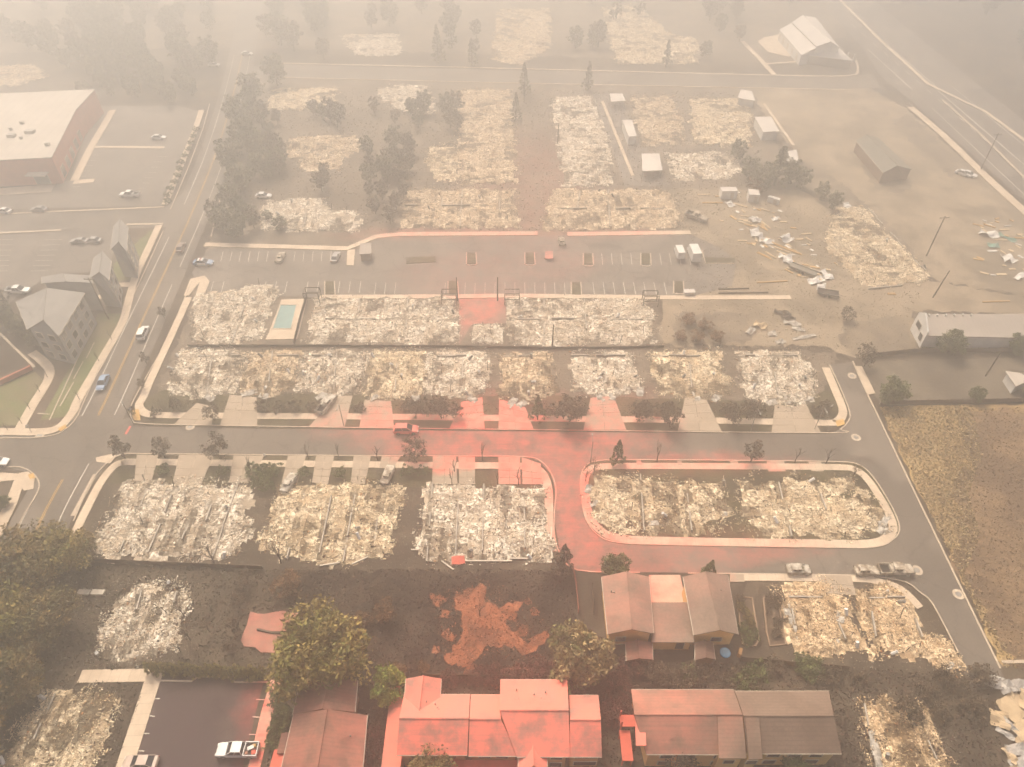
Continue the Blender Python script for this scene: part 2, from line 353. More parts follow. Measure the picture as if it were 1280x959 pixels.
for i, (x, y, r) in enumerate([(549, 750, 1.3), (557, 768, 1.0), (560, 794, 1.2), (545, 812, .9), (640, 770, 1.4), (652, 790, 1.2), (668, 765, .9), (540, 745, .7), (628, 792, 1.0), (660, 752, .8), (590, 842, 1.6), (620, 846, 2.0), (645, 842, 1.5)]):
    c = P(x, y); rr = random.Random(i)
    sheet('stained_grass', [(c.x + r * rr.uniform(.5, 1.2) * math.cos(a), c.y + r * rr.uniform(.5, 1.2) * math.sin(a)) for a in [k * .785 for k in range(8)]], .024 + i * .001, M['patch'], jag=.2, step=.5, seed=i, world=True)
sheet('pale_ground', [(222, 430), (262, 300), (290, 200), (330, 96), (930, 96), (1000, 240), (836, 240), (860, 320), (826, 376), (826, 436), (1046, 440), (1036, 500), (1000, 505), (640, 498), (205, 495), (196, 480)], .006, M['far_ground'], jag=1.0, seed=31)
sheet('pale_ground', [(-300, 70), (330, 60), (1000, 80), (1060, 40), (1000, -80), (300, -120), (-300, -100)], .005, M['far_ground'], jag=1.5, step=4, seed=32)
# --- lawns and mulch on the far left
sheet('green_lawn', [(-60, 480), (0, 484), (44, 465), (55, 476), (36, 508), (22, 532), (-60, 534)], .03, M['green_lawn'])
sheet('green_lawn', [(50, 526), (118, 405), (122, 392), (152, 392), (138, 425), (86, 520)], .03, M['green_lawn'])
sheet('green_lawn', [(142, 330), (188, 288), (196, 288), (178, 322), (168, 350), (140, 352)], .03, M['green_lawn'], jag=.3)
sheet('mulch_bed', [(20, 534), (52, 470), (66, 462), (110, 400), (140, 350), (160, 286), (204, 284), (170, 352), (156, 400), (100, 498), (88, 525), (60, 536)], .015, M['mulch'], jag=.3)
# --- asphalt
MAIN = [(-8, 790), (30, 702), (59, 634.6), (122.8, 519.7), (178, 400.5), (233.8, 280), (259.5, 219), (271, 188), (283, 150), (296, 100), (306, 50), (316, -10), (328, -80)]
def wline(pts): return [(p.x, p.y) for p in PP(pts)]
main_road = strip('road', MAIN, 10.8, .020, M['asphalt'], thick=.02, sm=4)
cross = sheet('road', [(100, 541), (168, 520), (166, 533), (300, 536), (700, 540), (1036, 543), (1056, 534), (1064, 518), (1038, 456), (1066, 452), (1078, 480), (1251, 838), (1262, 862), (1212, 862), (1197, 814), (1164, 752), (1130, 724), (1064, 719), (916, 717), (721, 714), (700, 690), (692, 645), (694, 612), (688, 592), (673, 576), (586, 569), (400, 568), (176, 566), (140, 571), (120, 600)], .026, M['asphalt'])
sheet('road', [(-160, 548), (-60, 546), (70, 543), (130, 500), (110, 590), (60, 640), (44, 610), (30, 590), (8, 584), (-160, 586)], .032, M['asphalt'])
sheet('road', [(-160, 276), (0, 268), (206, 260), (262, 214), (240, 265), (210, 284), (0, 292), (-160, 298)], .030, M['asphalt'])
sheet('road', [(280, 92), (330, 80), (640, 88), (1060, 96), (1092, 92), (1100, 110), (1062, 111), (640, 103), (340, 96), (278, 104)], .028, M['asphalt'])
hwy = sheet('road', [(930, -60), (1005, -20), (1078, 60), (1100, 95), (1150, 135), (1320, 287), (1330, 190), (1200, 88), (1105, 12), (1040, -60)], .024, M['asphalt'])
sheet('alley', [(741, 118), (775, 116), (786, 150), (838, 232), (781, 233)], .022, M['lot_asphalt'])
sheet('parking_lot', [(-160, 250), (-160, 262), (0, 262), (205, 257), (226, 210), (252, 140), (222, 132), (118, 133), (88, 225), (40, 238)], .020, M['lot_asphalt'])
sheet('parking_lot', [(-160, 300), (0, 294), (150, 285), (138, 330), (110, 340), (60, 345), (20, 372), (-20, 410), (-160, 420)], .018, M['lot_asphalt'])
lot = sheet('parking_lot', [(240, 341), (246, 330), (262, 311), (434, 314), (452, 311), (474, 298), (672, 295), (700, 294), (863, 293), (900, 310), (921, 326), (915, 358), (858, 372), (400, 372), (252, 366)], .022, M['lot_asphalt'])
near_lot = sheet('parking_lot', [(193, 848), (330, 851), (320, 890), (296, 990), (150, 990), (168, 930)], .022, M['dark_asphalt'])
strip('parking_bay', [(246, 848), (286, 849)], 1.6, .021, M['dark_asphalt'], off=.4, thick=.02)
sheet('driveway', [(811, 719), (850, 719), (858, 757), (814, 757)], .06, M['concrete'], thick=.06)

# --- kerbs, pavements, driveways of the middle street
Z_K, Z_P, Z_D = .15, .135, .125
kn = [(206, 432), (185, 468), (166, 503), (163, 515), (166, 526), (180, 530), (264, 532), (450, 535), (700, 538), (1032, 541.5), (1050, 537), (1060, 527), (1062, 516), (1051, 487), (1037, 457)]
strip('kerb', kn, .22, Z_K, M['kerb'], sm=4)
strip('pavement', [(236, 372), (215, 418), (190, 472), (179, 497), (174, 507), (180, 516), (195, 519), (240, 520), (430, 521), (660, 523.5), (880, 526), (1028, 529), (1046, 527), (1053, 519), (1052, 508), (1043, 486), (1032, 460)], 1.7, Z_P, M['concrete'], sm=4)
sheet('tactile_ramp', [(163, 514), (174, 512), (176, 526), (168, 526)], .145, M['tactile'])
sheet('tactile_ramp', [(1044, 527), (1054, 524), (1056, 531), (1046, 534)], .145, M['tactile'])
sheet('lawn_strip', [(178, 518), (430, 522), (660, 525), (880, 527.5), (1035, 530.5), (1032, 540), (700, 537), (450, 534), (180, 529)], .09, M['lawn'])
sheet('front_yards', [(178, 500), (205, 488), (300, 492), (700, 495), (900, 500), (1010, 505), (1035, 480), (1050, 512), (1043, 525), (880, 524), (660, 521.5), (430, 519), (200, 517), (182, 512)], .05, M['lawn'], jag=.3)
def slabs(name, quad, nx, ny, z, m=M['concrete']):
    """a driveway poured in nx by ny slabs with open joints"""
    A, B, C_, D = [Vector((p.x, p.y)) for p in PP(quad)]      # top-left, top-right, bottom-right, bottom-left
    me_root = empty(name, ((A + C_) / 2).to_3d()); me_root['kind'] = 'structure'
    off = Vector(me_root.location[:2])
    for i in range(nx):
        for j in range(ny):
            u0, u1, v0, v1 = i / nx, (i + 1) / nx, j / ny, (j + 1) / ny
            q_ = [(A.lerp(B, u).lerp(D.lerp(C_, u), v)) for u, v in ((u0, v0), (u1, v0), (u1, v1), (u0, v1))]
            c = sum(q_, Vector((0, 0))) / 4
            q_ = [p - off + (c - p).normalized() * .035 for p in q_]
            mb = MB(); mb.prism(ccw([(p.x, p.y) for p in q_]), .0, z + random.uniform(-.004, .006)); mb.build('slab', m, me_root)
DRIVES = [[(246, 504), (268, 509), (265, 531.5), (217, 531.2)], [(287, 494), (321, 497), (322, 532.8), (275, 532)], [(420, 496), (441, 495), (431, 534), (386, 534)], [(456, 500), (489, 502), (493, 534.8), (449, 534.5)],
          [(577, 503), (603, 497), (606, 536), (562, 535.5)], [(624, 499), (657, 510), (667, 536.8), (623, 536.5)], [(738, 498), (767, 495), (783, 538), (729, 537.6)], [(856, 498), (880, 494), (902, 539.5), (847, 539)], [(968, 507), (1008, 507), (1026, 541.2), (964, 540.6)]]
for d in DRIVES: slabs('driveway', d, 2, 4, Z_D + .02)
# south side of the street
strip('kerb', [(92, 652), (116, 600), (140, 574), (158, 568), (176, 567.5), (400, 569.5), (586, 570.6), (656, 571.5), (676, 577), (689, 592), (695, 613), (693, 640), (693, 668), (700, 692), (722, 713), (800, 716)], .22, Z_K, M['kerb'], sm=4)
strip('pavement', [(86, 684), (101, 652), (124, 607), (140, 586), (152, 579), (176, 578), (350, 580), (540, 582), (600, 582.5), (650, 583), (672, 587), (682, 600), (686, 620), (686, 660), (690, 690)], 1.6, Z_P, M['concrete'], sm=4)
sheet('pavement', [(120, 572.5), (140, 568), (146, 570), (138, 580), (121, 578)], .14, M['concrete'])
for i, d in enumerate([[(171, 569), (199, 569), (190, 602), (168, 602)], [(224, 569), (268, 569.5), (252, 606), (216, 604)], [(292, 569.8), (331, 570), (310, 604), (286, 604)], [(360, 570), (383, 570), (372, 604), (352, 604)], [(395, 570.2), (418, 570.4), (410, 606), (390, 604)], [(442, 570.6), (464, 570.7), (456, 606), (438, 606)],
                       [(477, 571), (501, 571), (492, 586), (474, 586)], [(541, 571), (570, 571.2), (572, 606), (540, 606)], [(573, 571.3), (594, 571.4), (594, 606), (574, 606)], [(623, 571.6), (650, 571.8), (651, 606), (623, 606)], [(652, 572), (676, 580), (678, 606), (653, 606)]]):
    slabs('driveway', d, 2, 4, Z_D + .02)
sheet('front_yards', [(150, 583), (500, 587), (540, 587), (690, 590), (690, 612), (130, 604)], .04, M['lawn'], jag=.3)
sheet('lawn_strip', [(148, 570.5), (400, 571), (586, 572), (668, 574), (672, 584), (540, 581), (350, 579), (150, 577.5)], .09, M['lawn'])
strip('gutter_edge', [(91, 645), (119, 593)], .8, .05, M['kerb'], thick=.04)
# island between the two street arms
ISL = [(725.5, 600), (727, 622), (732, 648), (746, 668), (772, 678.5), (844, 681.5), (1023, 684.5), (1092, 684.5), (1117, 674), (1124, 659), (1114, 633), (1092, 598), (1074, 582), (1045, 577.5), (916, 576), (797, 575.2), (747, 576.5), (731, 584)]
strip('kerb', ISL, .22, Z_K, M['kerb'], sm=4, closed=True)
ISL2 = [(730.5, 602), (732, 622), (737, 646), (751, 664), (776, 673.5), (844, 676.5), (1023, 679.5), (1088, 679.5), (1110, 671), (1116, 658), (1107, 635), (1086, 602), (1069, 588), (1043, 584.5), (916, 583.5), (797, 583), (750, 584), (736, 589)]
strip('pavement', ISL2, 1.5, Z_P, M['concrete'], sm=4, closed=True)
isl_lawn = [(v.x, v.y) for v in smooth_line(PP(ISL), 3, True)]
sheet('lawn', isl_lawn, .09, M['lawn'], world=True)
for d in [[(795, 576), (801, 576), (803, 582), (796, 582)], [(846, 576.3), (852, 576.3), (853, 582), (847, 582)], [(912, 576.8), (922, 576.8), (924, 584), (914, 584)], [(958, 577), (980, 577), (982, 590), (960, 590)], [(1010, 577.6), (1026, 577.6), (1030, 590), (1014, 590)]]:
    slabs('driveway', d, 1, 1, Z_D + .01)
# south loop, east road edges
strip('kerb', [(860, 717), (916, 717.5), (1064, 719.5), (1100, 722), (1132, 728), (1150, 741), (1166, 756), (1197, 815)], .22, Z_K, M['kerb'], sm=4)
strip('pavement', [(925, 722), (1064, 723.5), (1096, 727), (1126, 737), (1150, 760)], 1.3, Z_P, M['concrete'], sm=4)
slabs('driveway', [(1020, 719.5), (1064, 720), (1070, 745), (1032, 742)], 2, 2, Z_D + .02)
slabs('driveway', [(912, 718), (930, 718.3), (931, 728), (912, 728)], 1, 1, Z_D + .02)
strip('kerb', [(1066, 452), (1077, 478), (1100, 526), (1150, 630), (1250, 836)], .3, Z_K, M['kerb'])
sheet('pavement', [(1068, 458), (1077, 458), (1094, 492), (1084, 494)], .13, M['concrete'], thick=.1)
strip('kerb', [(1252, 828), (1320, 826)], .5, .16, M['kerb'])
# west side of the main road
strip('pavement', [(-160, 541), (0, 540), (54, 540), (76, 533), (92, 514), (99, 498), (137.6, 431.7), (153.7, 402), (162, 372), (170, 345), (186, 310), (199, 282)], 1.9, Z_P, M['concrete'], sm=4)
strip('pavement', [(206, 256), (224, 212), (243, 165), (252, 138)], 1.9, Z_P, M['concrete'])
strip('pavement', [(40, 441), (54, 452), (62, 463), (59, 478), (41, 507), (25, 536)], 2.0, .12, M['concrete'], sm=4)
strip('pavement', [(109, 377), (128, 370), (142, 358), (163, 356)], 1.8, .12, M['concrete'], sm=4)
strip('kerb', [(-160, 549), (0, 548), (50, 547), (78, 540), (97, 521), (106, 500), (170, 363), (204, 289)], .22, Z_K, M['kerb'], sm=3)
strip('kerb', [(213, 262), (236, 208), (254, 160), (262, 130)], .22, Z_K, M['kerb'])
strip('kerb', [(-160, 585), (0, 584), (28, 585), (42, 593), (49, 604), (46, 618), (28, 648), (12, 680)], .22, Z_K, M['kerb'], sm=3)
strip('pavement', [(-160, 596), (0, 597), (26, 597), (14, 630), (-20, 700)], 2.2, Z_P, M['concrete'])
sheet('pavement', [(24, 592), (36, 590), (44, 598), (42, 612), (30, 614), (24, 604)], .15, M['concrete'])
sheet('tactile_ramp', [(35, 594), (42, 592), (45, 598), (38, 600)], .16, M['tactile'])
sheet('tactile_ramp', [(72, 537), (82, 531), (84, 535), (76, 540)], .16, M['tactile'])
strip('pavement', [(0, 417), (43, 459)], .5, .10, M['kerb'])
for a, b in [((62, 525), (118, 403)), ((75, 508), (92, 478)), ((92, 474), (104, 452)), ((108, 448), (118, 428)), ((47, 517), (62, 518))]:
    strip('edging', [a, b], .25, .06, M['kerb'], thick=.06)
# east side of the main road further up
strip('kerb', [(206, 432), (240, 352)], .25, Z_K, M['kerb'])
strip('kerb', [(264, 296), (272, 262), (279, 232)], .25, Z_K, M['kerb'])
sheet('pavement', [(238, 349), (256, 345), (262, 352), (254, 372), (244, 372), (250, 352), (236, 370), (230, 370)], .12, M['concrete'], thick=.1)
# car park in the middle: walks, kerbs, islands
strip('pavement', [(256, 306), (434, 311), (470, 296), (500, 293), (672, 292)], 1.9, Z_P, M['concrete'])
strip('pavement', [(709, 293), (863, 291)], 1.9, Z_P, M['concrete'])
strip('pavement', [(400, 371.5), (572, 371), (640, 370), (860, 372.5), (988, 372)], 1.6, Z_P, M['concrete'])
sheet('pavement', [(434, 313), (444, 312), (442, 332), (433, 332)], .10, M['concrete'], thick=.08)
sheet('grass_island', [(507, 322), (544, 321), (545, 328), (508, 330)], .14, M['lawn'], thick=.1)
for x, y0, y1 in ((589, 316, 330), (662, 316, 330), (735, 317, 331), (807, 317, 331), (412, 352, 368), (566, 352, 368), (720, 353, 369), (848, 352, 366)):
    sheet('grass_island', [(x - 5, y0), (x + 5, y0), (x + 6, y1), (x - 5, y1)], .14, M['lawn'], thick=.1)
    strip('kerb', [(x - 6, y0), (x - 6, y1 + .5), (x - 3, y1 + 2), (x + 4, y1 + 2), (x + 7, y1 + .5), (x + 6, y0)], .25, .15, M['kerb'])
sheet('grass_island', [(880, 322), (919, 323), (918, 329), (882, 329)], .14, M['lawn'], thick=.1)
strip('kerb', [(877, 313), (882, 329.5), (918, 329.5)], .25, .15, M['kerb'])
# near car park
strip('pavement', [(194, 842), (180, 885), (162, 940), (146, 990)], 2.4, Z_P, M['concrete'])
strip('pavement', [(100, 846), (196, 844)], 2.0, Z_P - .01, M['concrete'])
strip('pavement', [(346, 850), (334, 890), (318, 960), (308, 1000)], 1.7, Z_P, M['concrete'])
strip('kerb', [(196, 851), (240, 852), (248, 846), (286, 847), (294, 853), (340, 853)], .25, Z_K, M['kerb'])
# kerbs along the far roads
strip('kerb', [(340, 79), (640, 86), (960, 94), (1058, 95), (1072, 88), (1070, 76)], .9, Z_K, M['kerb'], sm=3)
strip('kerb', [(350, 97), (640, 104), (1062, 112.5)], .5, Z_K, M['kerb'])
strip('pavement', [(1138, 134), (1180, 170), (1240, 228), (1320, 300)], 2.6, Z_P, M['concrete'])
strip('median', [(1178, 125), (1230, 172), (1320, 262)], .8, Z_K, M['kerb'])
strip('pavement', [(1030, -20), (1100, 50), (1160, 105), (1232, 140), (1330, 212)], 1.4, Z_P, M['concrete'])
strip('pavement', [(928, 52), (948, 72), (968, 94)], 2.0, Z_P, M['concrete'])
strip('pavement', [(958, 80), (1012, 76)], 1.2, Z_P, M['concrete'])
sheet('church_terrace', [(947, 52), (955, 47), (975, 43), (998, 68), (985, 71), (960, 65)], .12, M['concrete'], thick=.1)
strip('pavement', [(141, 138), (113, 186), (93, 226)], 2.4, Z_P, M['concrete'])
strip('pavement', [(92, 228), (118, 226)], 2.4, Z_P - .01, M['concrete'])
strip('pavement', [(118, 184), (205, 184.5)], 1.4, Z_P, M['concrete'])
strip('kerb', [(-160, 258), (0, 268), (60, 265), (205, 259)], .6, Z_K, M['kerb'])
strip('kerb', [(-160, 296), (0, 291.5), (76, 288)], .8, Z_K, M['kerb'])
strip('kerb', [(158, 281), (204, 280)], .8, Z_K, M['kerb'])
sheet('pavement', [(-60, 240), (0, 236), (70, 230), (64, 240), (0, 244), (-60, 248)], .12, M['concrete'], thick=.1)
strip('pavement', [(753, 127), (791, 220)], 1.0, .12, M['concrete'])
strip('pavement', [(955, 130), (992, 182)], 1.0, .12, M['concrete'])
# --- painted markings: each line is a piece of its road
def mark(parent, line, wdt=.14, m='white_paint', z=.040, off=0):
    o = strip('lane_line', line, wdt, z, M[m], off=off, thick=.004, parent=parent); return o
def cen(y0, y1):    # piece of the main road's centre line
    L = [P(*p) for p in MAIN]; L = [Vector((v.x, v.y)) for v in smooth_line(L, 6)]
    a, b = P(640, y0).y, P(640, y1).y
    return [(p.x, p.y) for p in L if a <= p.y <= b]
for y0, y1 in ((790, 587), (522, 60)):
    for off in (-.14, .14): strip('lane_line', cen(y0, y1), .13, .040, M['yellow_paint'], off=off, thick=.004, parent=main_road, world=True)
for y0, y1, off in ((790, 604, 3.3), (790, 577, -3.3), (533, 285, 3.3), (258, 60, 3.3), (521, 350, -3.3), (335, 60, -3.3)):
    strip('lane_line', cen(y0, y1), .16, .040, M['white_paint'], off=off, thick=.004, parent=main_road, world=True)
for i in range(13):
    x = 279 + i * 11.25
    if 5 < i < 8: continue
    mark(lot, [(x, 314.5), (x - 3 + i * .16, 327)], .12, z=.036)
for i in range(15):
    if i in (2, 3, 4, 8): continue
    x = 264 + i * 13.3; mark(lot, [(x + 3 - i * .15, 352), (x - 1, 366)], .12, z=.036)
for i in range(11):
    if i in (5,): continue
    x = 740 + i * 12.1; mark(lot, [(x, 317), (x + 1 + i * .15, 331)], .12, z=.036)
for i in range(9):
    x = 741 + i * 12.6; mark(lot, [(x + i * .1, 353), (x + 2 + i * .3, 368)], .12, z=.036)
for i in range(20):
    x = 470 + i * 12.4
    if 505 < x < 550: continue
    mark(lot, [(x, 353.5), (x - (640 - x) * .012, 368)], .10, z=.036)
for i in range(4):
    y = 873 + i * 21.8; mark(near_lot, [(187 - (y - 873) * .30, y), (200 - (y - 873) * .30, y + .6)], .12, z=.036)
    mark(near_lot, [(320 - (y - 873) * .2, y + 1.5), (335 - (y - 873) * .24, y + 2)], .12, z=.036)
strip('lane_line', [(250, 845.3), (262, 845.6)], .2, .166, M['yellow_paint'], thick=.01, parent=near_lot)
strip('lane_line', [(264, 845.6), (271, 845.8)], .2, .166, M['yellow_paint'], thick=.01, parent=near_lot)
strip('lane_line', [(273, 845.8), (283, 846)], .2, .166, M['yellow_paint'], thick=.01, parent=near_lot)
wl = bpy.data.objects['parking_lot']
for i in range(9):
    y = 196 + i * 6.6; mark(wl, [(196 - i * 3.6, y), (209 - i * 4.6, y)], .12, z=.034)
    if i < 7: mark(wl, [(112 - i * 3.5, y - 2), (124 - i * 4, y - 2)], .12, z=.034)
wl2 = bpy.data.objects['parking_lot.001']
for i in range(7):
    y = 300 + i * 6.5; mark(wl2, [(56 - i * 3, y), (78 - i * 3, y - .5)], .12, z=.032); mark(wl2, [(-4, y), (16 - i, y - .3)], .12, z=.032)
for a, b, wd in [((1110, 60), (1320, 240), .3), ((1085, 62), (1140, 112), .3), ((1190, 108), (1320, 215), .2), ((1090, 40), (1170, 108), .25), ((1165, 135), (1300, 262), .2)]:
    strip('lane_line', [a, b], wd, .036, M['white_paint'], thick=.004, parent=hwy)
for k in range(14):
    t = k / 14; a = (1064 + 190 * t, 30 + 165 * t); b = (1064 + 190 * (t + .03), 30 + 165 * (t + .03)); strip('lane_line', [a, b], .2, .036, M['white_paint'], thick=.004, parent=hwy)
# ================================================================== BURNT HOMES: ash bed, rubble, stub walls
def fnoise(x, y, s, seed):
    """cheap smooth noise in numpy, about -1..1"""
    r = np.random.RandomState(seed); out = np.zeros_like(x)
    for k in range(7):
        a = r.uniform(0, 6.283); f = s * r.uniform(.6, 1.9); p = r.uniform(0, 6.283)
        out += np.sin((x * np.cos(a) + y * np.sin(a)) * f + p)
    return out / 3.2
def in_poly(x, y, poly):
    inside = np.zeros(x.shape, bool); n = len(poly); j = n - 1
    for i in range(n):
        xi, yi = poly[i]; xj, yj = poly[j]
        c = ((yi > y) != (yj > y)) & (x < (xj - xi) * (y - yi) / ((yj - yi) if abs(yj - yi) > 1e-9 else 1e-9) + xi)
        inside ^= c; j = i
    return inside
def edge_dist(x, y, poly):
    d = np.full(x.shape, 1e9); n = len(poly)
    for i in range(n):
        ax, ay = poly[i]; bx, by = poly[(i + 1) % n]; dx, dy = bx - ax, by - ay
        t = np.clip(((x - ax) * dx + (y - ay) * dy) / max(dx * dx + dy * dy, 1e-9), 0, 1)
        d = np.minimum(d, np.hypot(x - ax - t * dx, y - ay - t * dy))
    return d
def color_attr(me, cols_per_face, nloop):
    at = me.color_attributes.new('tint', 'FLOAT_COLOR', 'CORNER')
    c = np.ones((len(cols_per_face), 4), np.float32); c[:, :3] = cols_per_face
    at.data.foreach_set('color', np.repeat(c, nloop, axis=0).ravel())
def quads_mesh(name, V, F, cols=None):
    me = bpy.data.meshes.new(name)
    V = np.asarray(V, np.float32); F = np.asarray(F, np.int32); k = F.shape[1]
    me.vertices.add(len(V)); me.vertices.foreach_set('co', V.ravel())
    me.loops.add(F.size); me.loops.foreach_set('vertex_index', F.ravel())
    me.polygons.add(len(F)); me.polygons.foreach_set('loop_start', np.arange(0, F.size, k, dtype=np.int32))
    me.update(calc_edges=True); me.validate()
    if cols is not None: color_attr(me, cols, k)
    return me
M['ash'] = mat('ash_bed', (.93, .83, .67), (.43, .335, .235), 1.5, fine=.3, bump=1.0, attr='tint', c3=(.52, .41, .29), scale3=.28, lo=.40, hi=.60)
M['rubble'] = mat('rubble', (1.08, 1.00, .88), (.93, .855, .74), 1.2, fine=.25, attr='tint')
M['stub'] = mat('foundation_concrete', (.46, .41, .34), (.36, .31, .25), .5, fine=.25)
M['charstrip'] = mat('soot', (.060, .046, .034), (.10, .076, .055), .6, fine=.4, bump=.5)
PAL = np.array([(.76, .72, .65), (.66, .62, .55), (.84, .81, .75), (.56, .50, .42), (.44, .385, .31), (.60, .51, .39), (.33, .275, .21), (.17, .135, .105), (.075, .06, .048), (.42, .225, .115), (.48, .47, .46), (.54, .42, .29)])
W_LIGHT = np.array([.20, .15, .20, .10, .07, .06, .06, .06, .06, .03, .03, .01])
W_DARK = np.array([.05, .06, .03, .07, .10, .08, .15, .18, .16, .06, .03, .03])
BOXF = np.array([(3, 2, 1, 0), (4, 5, 6, 7), (0, 1, 5, 4), (1, 2, 6, 5), (2, 3, 7, 6), (3, 0, 4, 7)])
BOXV = np.array([(sx, sy, sz) for sz in (-1, 1) for sx, sy in ((-1, -1), (1, -1), (1, 1), (-1, 1))]) * .5
def boxes(C, D, ang, tx, ty):
    n = len(C); v = BOXV[None] * D[:, None, :]
    v = v.copy(); v[:, 4:, :2] *= (1 + (np.random.RandomState(n).rand(n, 1, 2) - .5) * .4)
    z = v[:, :, 2] + v[:, :, 0] * np.tan(tx)[:, None] + v[:, :, 1] * np.tan(ty)[:, None]
    c, s = np.cos(ang)[:, None], np.sin(ang)[:, None]
    x = v[:, :, 0] * c - v[:, :, 1] * s; y = v[:, :, 0] * s + v[:, :, 1] * c
    V = np.stack([x, y, z], -1) + C[:, None, :]
    F = (BOXF[None] + (np.arange(n) * 8)[:, None, None]).reshape(-1, 4)
    return V.reshape(-1, 3), F
WARM = {'pale': (1, 1, 1), 'warm': (1.0, .94, .82), 'rust': (1.03, .88, .70), 'grey': (.88, .90, .90), 'faded': (.90, .82, .71), 'sooty': (.72, .66, .58)}
def ruin(name, label, px, walls=(), dens=2.0, tone='pale', dark=.45, seed=1, cat='ruin', group=None, cell=.7, height=.55, size=1.0, jag=1.25, heaters=2, studs=3, world=False, dark_lines=()):
    rng = np.random.RandomState(seed); rr = random.Random(seed)
    poly = [(p[0], p[1]) for p in (px if world else PP(px))]
    poly = ccw(poly); c0 = np.mean(poly, axis=0)
    root = empty(name, (c0[0], c0[1], 0)); tag(root, label, cat, group)
    L = np.array(poly) - c0
    jp = np.array(jagged([tuple(p) for p in L], 1.6, jag, rr))
    tint = np.array(WARM[tone])
    lines = [[np.array(P(*a)[:2]) - c0, np.array(P(*b)[:2]) - c0] for a, b in list(walls) + list(dark_lines)]
    def wall_d(x, y):
        d = np.full(x.shape, 9.0)
        for a, b in lines:
            e = b - a; t = np.clip(((x - a[0]) * e[0] + (y - a[1]) * e[1]) / max(e @ e, 1e-6), 0, 1)
            d = np.minimum(d, np.hypot(x - a[0] - t * e[0], y - a[1] - t * e[1]))
        return d
    def H(x, y):
        d = np.clip(edge_dist(x, y, jp) / 1.6, 0, 1)
        h = (.30 + .24 * fnoise(x, y, .55, seed + 1) + .16 * fnoise(x, y, 1.4, seed + 2))
        return np.clip(h, .05, 1.4) * d * height * 2 * np.clip(.35 + wall_d(x, y) / 1.3, .35, 1)
    def darkness(x, y):    # charred areas of the plan, 0..1
        k = fnoise(x, y, .30, seed + 5) + .9 * fnoise(x, y, .95, seed + 6) + .5 * fnoise(x, y, 2.2, seed + 7)
        return np.clip((k - (.85 - 1.9 * dark)) * 1.2, 0, 1)
    # ash bed
    (x0, y0), (x1, y1) = jp.min(0) - .3, jp.max(0) + .3
    nx, ny = max(2, int((x1 - x0) / cell)), max(2, int((y1 - y0) / cell))
    gx, gy = np.meshgrid(np.linspace(x0, x1, nx + 1), np.linspace(y0, y1, ny + 1), indexing='ij')
    gx = gx + rng.uniform(-.3, .3, gx.shape) * cell; gy = gy + rng.uniform(-.3, .3, gy.shape) * cell
    gz = H(gx, gy) + rng.uniform(-.06, .10, gx.shape) * height
    ok = in_poly(gx, gy, jp); gz = np.where(ok, np.maximum(gz, .05), .03)
    idx = np.arange(gx.size).reshape(gx.shape)
    F = np.stack([idx[:-1, :-1], idx[1:, :-1], idx[1:, 1:], idx[:-1, 1:]], -1).reshape(-1, 4)
    okf = ok.ravel()[F].sum(1) >= 3; F = F[okf]
    V = np.stack([gx, gy, gz], -1).reshape(-1, 3)
    used = np.unique(F); remap = np.zeros(len(V), int); remap[used] = np.arange(len(used))
    V, F = V[used], remap[F]
    fc = V[F].mean(1); dk = darkness(fc[:, 0], fc[:, 1]); wd = np.clip(1 - wall_d(fc[:, 0], fc[:, 1]) / .6, 0, 1) * np.clip(.5 + .8 * fnoise(fc[:, 0], fc[:, 1], .6, seed + 8), 0, 1)
    wdist = wall_d(fc[:, 0], fc[:, 1]); ridge = np.exp(-((wdist - 1.3) / .5) ** 2); dk = np.maximum(dk * .86 * (1 - .6 * ridge), wd * .85)
    val = (1 - dk * .82) * (1 + .25 * ridge) * rng.uniform(.72, 1.12, len(F))
    cols = val[:, None] * tint[None] * (1 - dk[:, None] * np.array([0, .05, .12]))
    link_mesh('ash_bed', quads_mesh('ash_bed', V, F, cols), M['ash'], root)
    # loose rubble: too small to count
    area = 0.5 * abs(np.dot(jp[:, 0], np.roll(jp[:, 1], 1)) - np.dot(jp[:, 1], np.roll(jp[:, 0], 1)))
    n = int(area * dens * 3.8); size = size * (.36 if dens < 3 else .30)
    px_ = rng.uniform(x0 - .4, x1 + .4, n * 4); py_ = rng.uniform(y0 - .4, y1 + .4, n * 4)
    keep = in_poly(px_, py_, [tuple(p) for p in np.array(jagged([tuple(p) for p in L * 1.02], 1.6, jag * 1.3, rr))])
    keep &= (wall_d(px_, py_) > .30 + .25 * fnoise(px_, py_, .8, seed + 9)) | (rng.rand(n * 4) < .3)
    px_, py_ = px_[keep][:n], py_[keep][:n]; n = len(px_)
    dk = darkness(px_, py_); kk = rng.rand(n) > dk * .55; px_, py_, dk = px_[kk], py_[kk], dk[kk]; n = len(px_)
    pick = np.where(rng.rand(n) < dk * .95, rng.choice(len(PAL), n, p=W_DARK / W_DARK.sum()), rng.choice(len(PAL), n, p=W_LIGHT / W_LIGHT.sum()))
    col = PAL[pick] * rng.uniform(.8, 1.12, (n, 1)) * tint[None]
    kind = rng.rand(n)
    D = np.stack([rng.uniform(.22, .75, n), rng.uniform(.16, .5, n), rng.uniform(.06, .28, n)], -1) * size * rng.choice([.7, 1.0, 1.0, 1.35], (n, 1))
    lng = kind < .24; D[lng] = np.stack([rng.uniform(1.0, 3.0, lng.sum()), rng.uniform(.10, .24, lng.sum()), rng.uniform(.08, .2, lng.sum())], -1) * size
    sh = (kind > .965); D[sh] = np.stack([rng.uniform(.7, 1.7, sh.sum()), rng.uniform(.5, 1.1, sh.sum()), np.full(sh.sum(), .04)], -1) * size
    z = H(px_, py_) + D[:, 2] * .3 + rng.uniform(0, .12, n)
